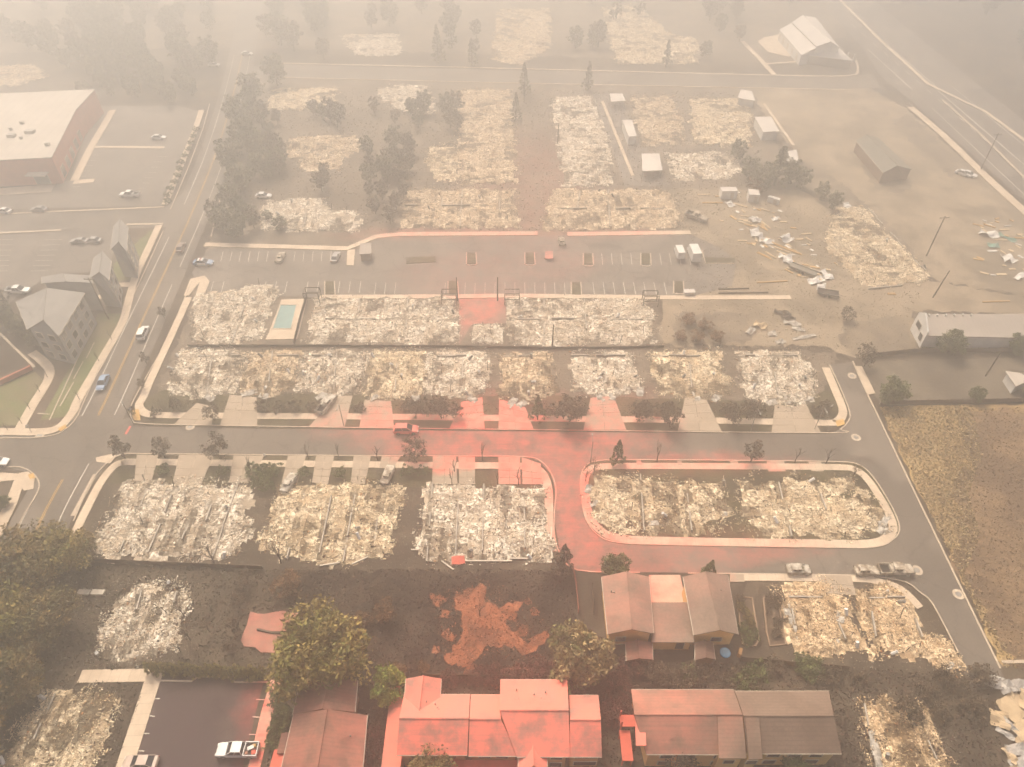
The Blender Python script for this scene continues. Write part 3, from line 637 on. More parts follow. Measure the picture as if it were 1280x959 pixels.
    ax = rr.uniform(-.15, .15); base = np.where(rng.rand(n) < .5, 0, math.pi / 2)
    ang = np.where(rng.rand(n) < .55, base + ax + rng.normal(0, .12, n), rng.uniform(0, 3.14, n))
    V, Fb = boxes(np.stack([px_, py_, z], -1), D, ang, rng.normal(0, .16, n), rng.normal(0, .16, n))
    o = link_mesh('rubble', quads_mesh('rubble', V, Fb, np.repeat(col, 6, axis=0)), M['rubble'], root); o['kind'] = 'stuff'
    # stub walls of the foundations
    for a, b in list(walls):
        A = np.array(P(*a)[:2]) - c0; B = np.array(P(*b)[:2]) - c0; e = B - A; ln = math.hypot(*e)
        t = 0.0
        while t < 1:
            s = rr.uniform(1.5, 4.5) / ln; t1 = min(1, t + s); h = rr.uniform(.25, .75)
            if rr.random() > .5 and (t1 - t) * ln > .4:
                m_ = A + e * (t + t1) / 2; mb = MB(); mb.box((m_[0], m_[1], h / 2), ((t1 - t) * ln, .2, h), math.atan2(e[1], e[0])); mb.build('stub_wall', M['stub'], root)
            t = t1
    for k in range(heaters):
        t = rng.randint(n); mb = MB(); h = rr.uniform(.9, 1.4); x, y = px_[t], py_[t]; zz = float(H(np.array([x]), np.array([y]))[0])
        q = Vector((rr.uniform(-.9, .9), rr.uniform(-.9, .9), 1)).normalized() * h
        mb.tube((x, y, zz), (x + q.x, y + q.y, zz + q.z), .27, .27, 8); mb.build('water_heater', M['white'] if rr.random() < .6 else M['steel'], root)
    for k in range(studs):
        t = rng.randint(n); mb = MB(); x, y = px_[t], py_[t]; h = rr.uniform(1.2, 3.0)
        mb.tube((x, y, 0), (x + rr.uniform(-.4, .4), y + rr.uniform(-.4, .4), h), .07, .05, 4); mb.build('charred_post', M['char'], root)
    return root
def interp_lines(tl, tr, br, bl, fr):
    return [((tl[0] + (tr[0] - tl[0]) * f, tl[1] + (tr[1] - tl[1]) * f), (bl[0] + (br[0] - bl[0]) * f, bl[1] + (br[1] - bl[1]) * f)) for f in fr]
# --- terraces south of the street
ruin('burnt_terrace', 'burnt four-unit terrace rubble beside the main road pavement', [(158, 601), (322, 606), (304, 645), (318, 668), (286, 703), (115, 698), (118, 672), (140, 640)], interp_lines((158, 600), (322, 604), (290, 703), (112, 698), (.2, .4, .6, .72, .86)), seed=11, dark=.40)
ruin('burnt_terrace', 'burnt four-unit terrace rubble with a dead tree standing in front', [(352, 606), (498, 604), (505, 628), (498, 660), (488, 692), (440, 708), (385, 704), (322, 690), (335, 650)], interp_lines((352, 604), (500, 604), (490, 705), (322, 700), (.22, .45, .64, .85)), seed=12, dark=.46, tone='warm')
ruin('burnt_terrace', 'burnt terrace rubble between the soot-black alley and the red stub road', [(530, 607), (684, 608), (688, 640), (690, 704), (600, 708), (535, 704), (523, 690), (527, 650)], interp_lines((530, 605), (686, 607), (690, 706), (522, 704), (.07, .28, .48, .66, .80)), seed=13, dark=.38)
ruin('burnt_terrace', 'burnt terrace rubble on the kerbed island, end nearest the red stub road', [(741, 592), (905, 598), (918, 640), (922, 664), (850, 672), (770, 668), (742, 655), (734, 625)], interp_lines((741, 592), (910, 598), (922, 668), (742, 664), (.35, .68)), seed=14, dark=.62, tone='warm')
ruin('burnt_terrace', 'burnt terrace rubble on the kerbed island, end nearest the dry field', [(926, 598), (1062, 594), (1090, 616), (1112, 652), (1104, 668), (1070, 677), (930, 672), (918, 640)], interp_lines((926, 596), (1062, 594), (1100, 674), (934, 672), (.33, .66)), seed=15, dark=.52, tone='warm')
# --- detached houses north of the street
NROW = [('first', 'house rubble nearest the main road, beside the green corner lawn', [(226, 437), (306, 438), (296, 470), (288, 495), (250, 500), (212, 494), (214, 470)]),
        ('second', 'house rubble just south of the swimming pool', [(310, 438), (378, 438), (372, 470), (366, 492), (330, 499), (292, 492)]),
        ('third', 'house rubble behind the burnt pickup parked on a driveway', [(386, 438), (456, 438), (450, 470), (446, 492), (410, 498), (378, 494)]),
        ('fourth', 'house rubble behind the parked red-dusted minivan', [(466, 438), (534, 438), (532, 470), (530, 494), (490, 502), (454, 496)]),
        ('fifth', 'house rubble behind the left one of two bright red driveways', [(542, 438), (615, 440), (613, 470), (610, 492), (580, 502), (540, 496)]),
        ('sixth', 'house rubble behind the right one of two bright red driveways', [(626, 444), (690, 440), (694, 470), (696, 492), (655, 506), (622, 496)]),
        ('seventh', 'house rubble behind the two dark roundish yard trees', [(710, 440), (792, 440), (800, 470), (806, 490), (765, 498), (716, 494)]),
        ('eighth', 'house rubble behind a pale driveway, next to the vacant dirt patch', [(812, 440), (900, 438), (910, 470), (918, 492), (880, 502), (822, 494)]),
        ('ninth', 'house rubble at the corner of the east road', [(918, 438), (1000, 436), (1016, 460), (1024, 492), (1008, 508), (960, 506), (928, 494)])]
for i, (_, lb, q) in enumerate(NROW):
    xs = [p[0] for p in q]; lo, hi = min(xs), max(xs)
    wl_ = [(((lo + hi) / 2 + (640 - (lo + hi) / 2) * .02, 440), ((lo + hi) / 2, 492)), ((q[0][0] + 4, 446), (q[1][0] - 4, 446))]
    ruin('burnt_house', lb, q, wl_, seed=30 + i, dark=.40 + .05 * (i % 3), tone=('pale', 'faded', 'pale', 'warm')[i % 4], group='house ruins north of the street', jag=1.0, heaters=3)
for i, q in enumerate([[(300, 440), (312, 440), (296, 496), (284, 496)], [(376, 440), (388, 440), (380, 492), (366, 492)], [(454, 440), (468, 440), (456, 494), (444, 494)], [(532, 440), (544, 440), (542, 494), (528, 494)]]):
    ruin('burnt_lean_to', 'low strip of rubble filling the gap between two house ruins north of the street', q, [], seed=150 + i, dark=.55, height=.3, heaters=0, studs=0, group='rubble strips between house ruins', jag=.5)
# --- apartment blocks beside the car park
ruin('burnt_clubhouse', 'pale clubhouse rubble beside the swimming pool', [(246, 368), (290, 362), (330, 356), (350, 366), (338, 385), (328, 425), (300, 432), (238, 425)], [((268, 368), (252, 425)), ((310, 372), (290, 430))], seed=50, tone='pale', dark=.3)
ruin('burnt_apartments', 'long apartment block rubble between the pool and the red courtyard', [(392, 373), (566, 372), (572, 388), (570, 431), (384, 431), (388, 400)], [((450, 374), (444, 431)), ((510, 374), (506, 431)), ((392, 400), (570, 400))], seed=51, dark=.40)
ruin('burnt_apartments', 'long apartment block rubble between the red courtyard and the dirt yard', [(636, 373), (804, 373), (820, 396), (824, 428), (800, 432), (632, 430)], [((680, 374), (680, 431)), ((730, 374), (734, 431)), ((636, 400), (818, 400))], seed=52, dark=.36)
ruin('burnt_shed', 'small pale rubble heap inside the red courtyard', [(590, 406), (628, 405), (630, 430), (588, 430)], [], seed=53, dark=.25, jag=.3, heaters=0)
# --- blocks north of the car park
ruin('burnt_apartments', 'rubble block divided by soot lines, north of the car park', [(508, 236), (646, 236), (650, 286), (500, 286)], interp_lines((508, 236), (648, 236), (650, 286), (500, 286), (.33, .5, .83)) + [((506, 258), (650, 258))], seed=54, tone='faded', dark=.55, cell=.9, height=.4, dens=1.4)
ruin('burnt_apartments', 'rubble block with a long soot line, beside the dirt yard', [(692, 237), (830, 236), (850, 262), (848, 286), (676, 289), (684, 260)], [((700, 262), (830, 262)), ((760, 238), (762, 286)), ((725, 240), (722, 260))], seed=55, tone='faded', dark=.34, cell=.9, dens=1.4)
ruin('burnt_house', 'broad pale rubble field near a small parked white car', [(335, 250), (400, 247), (414, 262), (456, 266), (450, 290), (330, 288), (322, 268)], [((385, 252), (380, 288))], seed=56, dark=.3, cell=.9, dens=1.5)
FAR = [('L-shaped pale rubble field among the far trees by the road', [(360, 172), (450, 168), (452, 186), (430, 200), (424, 214), (384, 214), (356, 194)]),
       ('far rubble beside the tall trees on the main road', [(340, 110), (422, 110), (418, 138), (334, 138)]),
       ('far rubble just south of the far cross road, in two wings', [(470, 112), (502, 106), (540, 108), (546, 142), (512, 144), (480, 130)]),
       ('far pale rubble strip with a tall middle, beside the reddish bare ground', [(575, 112), (640, 112), (644, 160), (648, 230), (576, 232), (570, 180)]),
       ('far rubble wing spreading toward the burnt trees', [(534, 184), (572, 180), (575, 232), (545, 226), (528, 200)]),
       ('far pale rubble strip along the alley', [(690, 122), (738, 120), (752, 150), (766, 200), (764, 232), (702, 234), (696, 180)]),
       ('far rubble beside the carports on the alley', [(790, 122), (838, 120), (856, 150), (860, 180), (800, 184), (792, 150)]),
       ('far rubble between the carports and the dark conifer', [(860, 122), (930, 124), (942, 150), (936, 186), (870, 182), (862, 150)]),
       ('far rubble south of the flat carport roof', [(832, 190), (930, 190), (920, 222), (842, 228)]),
       ('faint rubble north of the far road, behind the tall pine', [(622, 12), (688, 10), (690, 60), (650, 84), (612, 74)]),
       ('faint rubble north of the far road, left of the church', [(752, 8), (800, 6), (838, 42), (872, 50), (874, 80), (772, 80), (760, 50)]),
       ('faint rubble north of the far road by the highest trees', [(424, 44), (500, 42), (502, 70), (446, 70)]),
       ('faint rubble beyond the brick store', [(-20, 84), (40, 80), (60, 96), (20, 108), (-30, 106)])]
for i, (lb, q) in enumerate(FAR):
    ruin('burnt_house', lb, q, [], seed=70 + i, tone=('faded', 'warm', 'pale')[i % 3], dark=.34, cell=1.3, dens=.75, size=1.4, heaters=0, studs=1, group='far rubble fields')
ruin('burnt_workshop', 'burnt workshop rubble on its slab in the dirt yard, beside scattered lumber', [(1046, 258), (1078, 254), (1100, 282), (1148, 326), (1162, 352), (1085, 361), (1066, 345), (1028, 315), (1032, 290)], [((1085, 362), (1160, 354)), ((1080, 256), (1156, 340))], seed=90, tone='warm', dark=.4, cell=.9, dens=1.7)
# --- near ruins
ruin('burnt_house', 'lone square heap of rubble below the four-unit terrace', [(165, 730), (236, 732), (240, 750), (226, 782), (222, 812), (180, 834), (124, 828), (118, 790), (146, 752)], [((178, 740), (158, 815)), ((222, 742), (208, 800))], seed=91, dark=.36, dens=4.2, tone='pale', cell=.55)
ruin('burnt_house', 'broad heap of rubble beside the near car park', [(48, 858), (140, 866), (148, 880), (132, 930), (112, 1000), (-40, 1010), (0, 950), (30, 900)], [((70, 868), (30, 960))], seed=92, dark=.34, dens=4.0, tone='warm', cell=.55)
ruin('burnt_house', 'rusty rubble beside the planted garden beds', [(978, 732), (1040, 722), (1060, 748), (1076, 790), (1078, 818), (1020, 822), (985, 800), (972, 760)], [((986, 747), (1030, 747)), ((1034, 748), (1056, 800)), ((986, 748), (996, 800))], seed=93, dark=.36, dens=3.2, tone='rust', cell=.55)
ruin('burnt_house', 'rusty rubble spilling toward the east road', [(1068, 736), (1118, 726), (1134, 748), (1150, 786), (1186, 800), (1208, 836), (1180, 846), (1160, 822), (1080, 820), (1082, 790), (1066, 756)], [((1086, 748), (1130, 748)), ((1132, 748), (1152, 800)), ((1086, 750), (1096, 812))], seed=94, dark=.36, dens=3.2, tone='rust', cell=.55)
ruin('burnt_house', 'orange-tinged rubble beside the long grey-roofed block', [(1074, 872), (1150, 872), (1164, 890), (1180, 930), (1210, 1010), (1090, 1010), (1084, 930)], [((1080, 880), (1100, 990)), ((1140, 882), (1170, 950))], seed=95, dark=.28, dens=4.0, tone='rust', cell=.55)
# ================================================================== TREES
def leaf_mesh(name, C, S, cols, rng, aspect=.55, droop=0.0):
    n = len(C)
    d = rng.normal(size=(n, 3)); d /= np.linalg.norm(d, axis=1)[:, None] + 1e-9
    u = np.cross(d, rng.normal(size=(n, 3))); u /= np.linalg.norm(u, axis=1)[:, None] + 1e-9
    v = np.cross(d, u)
    u = u * S[:, None]; v = v * (S * aspect)[:, None]
    V = np.stack([C - u, C - v, C + u, C + v], 1).reshape(-1, 3)
    F = np.arange(n * 4).reshape(n, 4)
    return quads_mesh(name, V, F, cols)
def branches(mb, p, d, ln, r, depth, rng, tips, spread=.6, up=.25):
    q = p + d * ln; mb.tube(p, q, r, r * .62, 5 if depth > 1 else 4, cap=False)
    if depth == 0: tips.append(q); return
    n = rng.randint(2, 3) if depth < 3 else rng.randint(3, 4)
    for k in range(n):
        e = (d + Vector((rng.uniform(-1, 1), rng.uniform(-1, 1), rng.uniform(-.4, .7))) * spread + Vector((0, 0, up))).normalized()
        branches(mb, q - d * ln * rng.uniform(0, .3), e, ln * rng.uniform(.6, .85), r * .58, depth - 1, rng, tips, spread, up)
BARK = mat('bark', (.075, .056, .042), (.05, .038, .03), 2, fine=.3)
BARKB = mat('burnt_bark', (.040, .031, .025), (.06, .047, .037), 2, fine=.3)
LEAF = mat('foliage', (1, 1, 1), (.72, .74, .70), .8, attr='tint', fine=.2, rough=.8)
TR = {}
def proto_tree(key, h, rad, trunk_h, pal, nclump, nleaf, leaf, seed, shape='round', bare=False, bark=BARK, low=.25):
    """unit tree at the origin; returns (trunk mesh, crown mesh or None)"""
    rng = random.Random(seed); nr = np.random.RandomState(seed)
    mb = MB(); tips = []
    r0 = max(.07, h * .022)
    if shape == 'cone':
        mb.tube((0, 0, -.1), (0, 0, h * .95), r0, .03, 6)
    else:
        branches(mb, Vector((0, 0, -.1)), Vector((rng.uniform(-.06, .06), rng.uniform(-.06, .06), 1)).normalized(), trunk_h if not bare else h * .34, r0, 3 if bare else 2, rng, tips, .62 if not bare else .5, .25 if not bare else .4)
    me_t = bpy.data.meshes.new('trunk'); me_t.from_pydata(mb.v, [], mb.f); me_t.update(); me_t.materials.append(bark)
    me_c = None
    if nclump:
        cz0 = h * low; C = []; col = []
        for k in range(nclump):
            if shape == 'cone':
                t = nr.rand() ** .8; z = cz0 + (h - cz0) * t; rr = rad * (1 - t) * (.55 + .5 * nr.rand()) + .05; a = nr.rand() * 6.283
                c = np.array([rr * math.cos(a), rr * math.sin(a), z]); cr = rad * .22 * (1.15 - t)
            else:
                while True:
                    u = nr.uniform(-1, 1, 3); l = np.linalg.norm(u)
                    if .35 < l < 1: break
                u *= (1 + .22 * math.sin(3.1 * math.atan2(u[1], u[0]) + seed)) * .86
                if shape == 'tall': u[0] *= .8
                c = np.array([u[0] * rad, u[1] * rad, (cz0 + h) / 2 + u[2] * (h - cz0) / 2]); cr = rad * nr.uniform(.16, .30)
            p = np.array(pal[nr.randint(len(pal))]) * nr.uniform(.75, 1.25)
            m = int(nleaf * nr.uniform(.5, 1.4))
            q = nr.normal(size=(m, 3)); q = q / (np.linalg.norm(q, axis=1)[:, None] + 1e-6) * (nr.rand(m, 1) ** .45) * cr
            q[:, 2] *= .7
            C.append(c + q); col.append(p[None] * nr.uniform(.75, 1.25, (m, 1)))
        C = np.concatenate(C); col = np.concatenate(col)
        C[:, 2] = np.maximum(C[:, 2], .12)
        me_c = leaf_mesh('crown', C, nr.uniform(.6, 1.2, len(C)) * leaf, col, nr); me_c.materials.append(LEAF)
    TR[key] = (me_t, me_c, h)
GREEN = [(.24, .205, .05), (.30, .225, .06), (.19, .175, .05), (.33, .235, .07), (.25, .18, .06)]
OLIVE = [(0.176, 0.139, 0.051), (0.230, 0.160, 0.057), (0.142, 0.122, 0.049), (0.284, 0.188, 0.068)]
LIME = [(0.256, 0.288, 0.056), (0.336, 0.313, 0.064), (0.192, 0.231, 0.048)]
TAN = [(0.290, 0.202, 0.087), (0.362, 0.254, 0.116), (0.217, 0.157, 0.072), (0.189, 0.172, 0.065)]
SCORCH = [(.125, .088, .056), (.098, .072, .048), (.155, .105, .066), (.082, .062, .042)]
DKGREEN = [(.115, .135, .045), (.145, .155, .055), (.09, .11, .038)]
RUST = [(0.221, 0.114, 0.052), (0.156, 0.091, 0.049), (0.260, 0.141, 0.065)]
REDD = [(.16, .062, .048), (.12, .055, .042), (.20, .08, .06), (.085, .05, .036)]
proto_tree('big', 9.0, 5.0, 2.6, GREEN, 190, 62, .26, 1, low=.14)
proto_tree('bigb', 9.0, 5.0, 2.6, OLIVE, 190, 62, .26, 2, low=.12)
proto_tree('lime', 6.0, 2.6, 1.8, LIME, 90, 45, .22, 3, low=.12)
proto_tree('tan', 6.5, 3.6, 1.8, TAN, 120, 50, .24, 4, low=.10)
proto_tree('green', 6.0, 2.8, 1.6, DKGREEN, 110, 46, .22, 5, low=.10)
proto_tree('scorch', 5.5, 1.7, 1.2, SCORCH, 52, 22, .17, 6, shape='tall', bark=BARKB, low=.12)
proto_tree('scorchb', 5.0, 2.1, 1.2, SCORCH, 58, 22, .17, 7, bark=BARKB, low=.12)
proto_tree('cone', 7.0, 2.0, 1.0, DKGREEN, 110, 34, .2, 8, shape='cone', low=.04)
proto_tree('conescorch', 8.0, 2.2, 1.0, SCORCH, 80, 26, .22, 9, shape='cone', bark=BARKB, low=.08)
proto_tree('bare', 5.5, 2.0, 1.5, SCORCH, 0, 0, .2, 10, bare=True, bark=BARKB)
proto_tree('bareb', 7.5, 2.4, 1.5, RUST, 26, 10, .15, 11, bare=True, bark=BARKB, low=.5)
proto_tree('rust', 4.5, 2.6, 1.0, RUST, 60, 34, .2, 12, low=.06)
proto_tree('bush', 1.7, 1.5, .3, SCORCH, 28, 18, .14, 13, low=.0, bark=BARKB)
proto_tree('gbush', 1.7, 1.4, .3, DKGREEN, 34, 28, .14, 14, low=.0)
proto_tree('redbush', 1.8, 1.7, .3, REDD, 40, 30, .15, 15, low=.0)
proto_tree('hedgecone', 2.6, .75, .3, [(.27, .23, .075), (.33, .26, .09), (.22, .185, .065)], 40, 24, .13, 16, shape='cone', low=.0)
HAZEG = [(.20, .19, .115), (.235, .21, .135), (.17, .16, .10)]  # greens paled to put distance haze into the leaf colour
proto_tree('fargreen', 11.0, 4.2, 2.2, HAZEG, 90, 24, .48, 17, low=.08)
proto_tree('farscorch', 10.0, 3.6, 2.2, [(.18, .14, .10), (.14, .11, .08), (.21, .165, .12)], 70, 18, .42, 18, low=.12, bark=BARKB)  # scorched leaf tones, also paled with haze put into the colour
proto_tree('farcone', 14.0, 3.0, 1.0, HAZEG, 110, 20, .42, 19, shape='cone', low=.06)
proto_tree('gold', 2.2, 1.3, .3, [(.26, .19, .05), (.17, .13, .045), (.11, .09, .035)], 36, 26, .13, 20, low=.0)
trng = random.Random(5)
def tree(name, key, px, py, h, label, group=None, cat='tree', wide=1.0):
    t, c, h0 = TR[key]; s = h / h0
    root = empty(name, P(px, py), trng.uniform(0, 6.28)); root.scale = (s * wide, s * wide, s); tag(root, label, cat, group)
    for nm, me in (('trunk', t), ('crown', c)):
        if me is None: continue
        o = bpy.data.objects.new(nm, me); COL.objects.link(o); o.parent = root
    return root
# near trees  (pixel of the trunk's foot)
tree('leafy_tree', 'big', 410, 840, 13.5, 'large yellow-green tree between the red slab and the charred field', wide=.98)
tree('leafy_tree', 'lime', 492, 872, 7.0, 'small bright green tree behind the coral-stained roof')
tree('leafy_tree', 'tan', 722, 842, 9.5, 'tan and green round tree at the corner of the charred field')
tree('leafy_tree', 'green', 768, 722, 5.6, 'fresh green round tree beside the paired yellow-gabled house')
tree('conifer', 'cone', 884, 722, 5.2, 'small dark conifer behind the paired yellow-gabled house')
tree('leafy_tree', 'bigb', 540, 990, 8.0, 'olive tree in front of the coral-stained roof')
tree('burnt_tree', 'scorchb', 852, 975, 6.6, 'dark scorched tree in front of the long grey-roofed block')
tree('leafy_tree', 'green', 990, 975, 5.0, 'low dark green tree in front of the long grey-roofed block')
GROVE = ['olive tree of the grove leaning over the end of the road markings', 'yellow-green tree of the grove touching the terrace rubble by the road', 'large green tree of the grove above the broad rubble heap', 'olive tree of the grove facing the lone square rubble heap', 'olive tree of the grove beside the broad rubble heap', 'tall olive tree of the grove nearest the pavement corner', 'green tree of the grove behind the parked grey car', 'low olive tree of the grove at the end of the pale path', 'small tan tree of the grove near the two pale blocks', 'dark olive tree of the grove below the pale path']
for i, (x, y, h, k) in enumerate([(40, 735, 12, 'bigb'), (85, 712, 9.5, 'big'), (20, 800, 11, 'big'), (70, 790, 9, 'bigb'), (10, 880, 10, 'bigb'), (-30, 700, 11, 'bigb'), (-40, 850, 12, 'big'), (38, 858, 7.5, 'bigb'), (108, 700, 6, 'tan'), (-20, 940, 9, 'bigb')]):
    tree('leafy_tree', k, x, y, h, GROVE[i], 'olive grove beside the main road')
tree('leafy_tree', 'green', 8, 632, 2.6, 'small green shrub on the pavement corner', cat='shrub')
tree('burnt_tree', 'bareb', 352, 704, 7.5, 'bare brown tree in front of the second terrace rubble')
tree('burnt_tree', 'bareb', 268, 704, 6.0, 'spindly burnt tree at the edge of the terrace rubble by the main road')
tree('burnt_tree', 'rust', 362, 740, 4.6, 'rust-brown scorched tree at the corner of the charred field')
tree('burnt_tree', 'rust', 482, 772, 4.4, 'rust-brown scorched tree beside the large yellow-green tree', wide=.9)
tree('burnt_tree', 'conescorch', 704, 715, 8.0, 'tall scorched tree at the end of the red stub road', wide=1.1)
tree('burnt_tree', 'bare', 600, 770, 5.0, 'bare twiggy tree on the stained grass patch')
tree('leafy_tree', 'green', 1110, 503, 6.6, 'dense green tree at the kerb of the east road')
tree('leafy_tree', 'green', 1184, 442, 6.4, 'green tree in front of the white warehouse')
tree('leafy_tree', 'green', 1218, 501, 3.6, 'small round green tree at the edge of the dry field')
tree('leafy_tree', 'green', 1268, 442, 5.5, 'green tree at the end of the warehouse wall')
tree('leafy_tree', 'green', 1284, 497, 4.6, 'green tree beside the small shed at the field')
tree('burnt_tree', 'scorchb', 1080, 458, 6.4, 'dark scorched tree beside the end of the east road')
tree('burnt_tree', 'scorchb', 1058, 400, 3.6, 'low scorched tree in the dirt yard near the corner house rubble', wide=1.4)
# street trees, south verge
for x, y, h, k in [(157, 573, 6.6, 'scorch'), (207, 573, 6.2, 'scorch'), (275, 574, 6.6, 'scorchb'), (519, 577, 6.4, 'scorchb')]:
    tree('street_tree', k, x, y, h, 'scorched brown street tree still in leaf, south verge of the street', 'scorched trees on the south verge')
for x, y, h in [(386, 574, 5.0), (424, 574, 5.2), (472, 575, 5.0), (314, 590, 5.0), (603, 576, 6.0), (565, 605, 4.4), (622, 606, 4.0), (648, 606, 5.0), (568, 590, 4.2)]:
    tree('street_tree', 'bare', x, y, h, 'leafless burnt street tree on the south verge', 'leafless trees on the south verge')
tree('street_tree', 'cone', 771, 577, 6.2, 'dark green conical tree on the island verge', wide=.95)
for x, y, h in [(821, 577, 6.2), (993, 579, 5.5), (1032, 580, 5.0)]:
    tree('street_tree', 'bare', x, y, h, 'leafless burnt tree on the island verge', 'leafless trees on the island verge')
tree('street_tree', 'scorch', 938, 578, 6.4, 'scorched brown tree still in leaf on the island verge')
for x, y, h in [(742, 594, 4.6), (732, 602, 4.4), (1066, 596, 3.6)]:
    tree('burnt_tree', 'bareb', x, y, h, 'thin burnt tree at a corner of the island', 'thin burnt trees on the island corners')
# yard trees, north side
tree('yard_tree', 'cone', 672, 525, 7.0, 'dark green conical tree beside the right bright red driveway', wide=.9)
for x, y, h in [(712, 529, 7.4), (704, 524, 6.0)]:
    tree('yard_tree', 'scorchb', x, y, h, 'dark round scorched tree between two red-stained driveways', 'pair of dark round trees between driveways', wide=1.1)
for x, y, h in [(798, 527, 5.6), (808, 523, 5.0), (837, 533, 6.4), (916, 530, 5.4), (933, 524, 5.2), (268, 526, 4.4), (535, 519, 5.0), (552, 523, 5.4), (520, 521, 4.4), (570, 522, 4.0)]:
    tree('yard_tree', 'scorchb', x, y, h, 'scorched brown yard tree between driveways north of the street', 'scorched yard trees north of the street')
tree('yard_tree', 'scorchb', 222, 512, 3.4, 'scorched shrub on the green corner lawn', cat='shrub')
# bushes
for x, y, k, w_ in [(196, 519, 'bush', 1), (330, 512, 'bush', 1.3), (350, 514, 'bush', 1.2), (370, 512, 'bush', 1.3), (390, 512, 'bush', 1), (512, 512, 'bush', 1.4), (545, 510, 'bush', 1.4), (690, 518, 'bush', 1.2), (728, 514, 'bush', 1.1), (825, 516, 'bush', 1.3), (908, 516, 'bush', 1.4), (945, 516, 'bush', 1.4), (1020, 518, 'bush', 1.2), (1030, 510, 'bush', 1.0), (450, 514, 'bush', 1)]:
    tree('shrub', k, x, y, 1.8 * w_, 'scorched shrub in the front yards north of the street', 'scorched front-yard shrubs', cat='shrub')
for x, y, w_ in [(318, 592, 1.4), (330, 596, 1.5), (342, 592, 1.4), (325, 606, 1.2), (335, 610, 1.2), (205, 590, 1), (280, 592, 1), (380, 594, 1), (426, 594, 1), (510, 592, 1.1), (530, 592, 1)]:
    tree('shrub', 'gbush', x, y, 1.7 * w_, 'dark green shrub in the yards before the terrace rubble', 'shrubs before the terraces', cat='shrub')
brng = random.Random(21)
for i in range(46):     # scrub bank behind the blocks at the bottom
    x = brng.uniform(640, 1080); y = 846 + brng.uniform(-14, 12)
    if 755 < x < 930 and y < 838: y += 16
    k = 'redbush' if x < 800 else brng.choice(['bush', 'bush', 'gbush'])
    tree('shrub', k, x, y, brng.uniform(1.4, 2.6), 'reddish scrub bush behind the coral-stained block' if k == 'redbush' else 'dark scrub bush on the bank behind the long grey-roofed block', 'scrub on the bank: ' + ('reddish' if k == 'redbush' else 'dark'), cat='shrub')
for i in range(16):
    x = brng.uniform(552, 680); y = 848 + brng.uniform(-5, 6)
    tree('shrub', 'redbush', x, y, brng.uniform(1.0, 1.9), 'reddish scrub bush along the edge of the charred field', 'reddish scrub at the field edge', cat='shrub')
for i in range(22):
    x = brng.uniform(715, 790); y = brng.uniform(842, 905)
    tree('shrub', 'redbush', x, y, brng.uniform(1.2, 2.2), 'reddish scrub bush in the gap between the two big blocks', 'reddish scrub between the blocks', cat='shrub')
for i in range(18):
    x = brng.uniform(1120, 1230); y = brng.uniform(845, 900)
    tree('shrub', 'bush', x, y, brng.uniform(1.2, 2.8), 'blackened bush near the bottom end of the east road', 'blackened bushes by the east road', cat='shrub')
for i in range(24):     # clipped hedge by the near car park
    x = 190 + i * 6.1
    tree('hedge_shrub', 'hedgecone', x, 840 + brng.uniform(-2, 3) + (x - 190) * .04, brng.uniform(2.8, 3.6), 'conical hedge shrub in the row behind the near car park', 'hedge row behind the near car park', cat='shrub')
for x, y, k, h in [(925, 762, 'gold', 1.8), (932, 772, 'gold', 2.0), (936, 782, 'gold', 1.9), (928, 788, 'gbush', 1.6), (940, 796, 'gbush', 1.5), (934, 804, 'gbush', 1.3), (924, 752, 'bush', 1.4)]:
    tree('garden_shrub', k, x, y, h, 'golden shrub in the garden bed by the yellow-gabled house' if k == 'gold' else {'gbush': 'dark green low shrub in the garden bed by the yellow-gabled house', 'bush': 'withered low shrub in the garden bed by the yellow-gabled house'}[k], 'garden bed shrubs: ' + k, cat='shrub')
for i in range(14):
    tree('garden_shrub', 'bush', brng.uniform(958, 978), brng.uniform(745, 800), brng.uniform(.7, 1.2), 'withered low plant in the garden bed beside rusty rubble', 'withered plants in the second bed', cat='shrub')
for x, y, h in [(230, 770, 4.6), (238, 800, 5.2), (226, 815, 4.0), (262, 790, 3.6)]:
    tree('burnt_tree', 'bareb', x, y, h, 'thin burnt tree beside the lone square rubble heap', 'thin burnt trees by the square heap')
for x, y, h in [(300, 760, 4.0), (306, 740, 4.4), (296, 790, 4.2), (310, 725, 3.6), (288, 812, 3.4)]:
    tree('burnt_tree', 'scorch', x, y, h, 'narrow scorched tree in the row beside the red slab', 'scorched row beside the red slab')
for i in range(9):
    tree('shrub', 'gbush', 346 + brng.uniform(-3, 12), 866 + i * 9, brng.uniform(1.2, 2.2), 'dark shrub between the red walk and the brown roof', 'shrubs beside the brown-roofed block', cat='shrub')
for x, y, k, h in [(500, 842, 'rust', 2.4), (530, 838, 'rust', 2.0), (455, 780, 'rust', 3.0), (474, 950, 'redbush', 2.4), (466, 930, 'redbush', 2.2), (470, 900, 'bush', 2.2), (478, 975, 'bush', 2.4)]:
    tree('shrub', k, x, y, h, 'rusty shrub beside the green trees' if k == 'rust' else {'redbush': 'reddish shrub in the dark gap beside the coral-stained block', 'bush': 'blackened shrub in the dark gap beside the coral-stained block'}[k], 'shrubs near the coral block: ' + k, cat='shrub')
tree('burnt_tree', 'scorchb', 468, 745, 3.0, 'low scorched tree on the north edge of the charred field')
tree('shrub', 'green', 1000, 716, 1.4, 'small green shrub at the kerb by the burnt cars', cat='shrub')
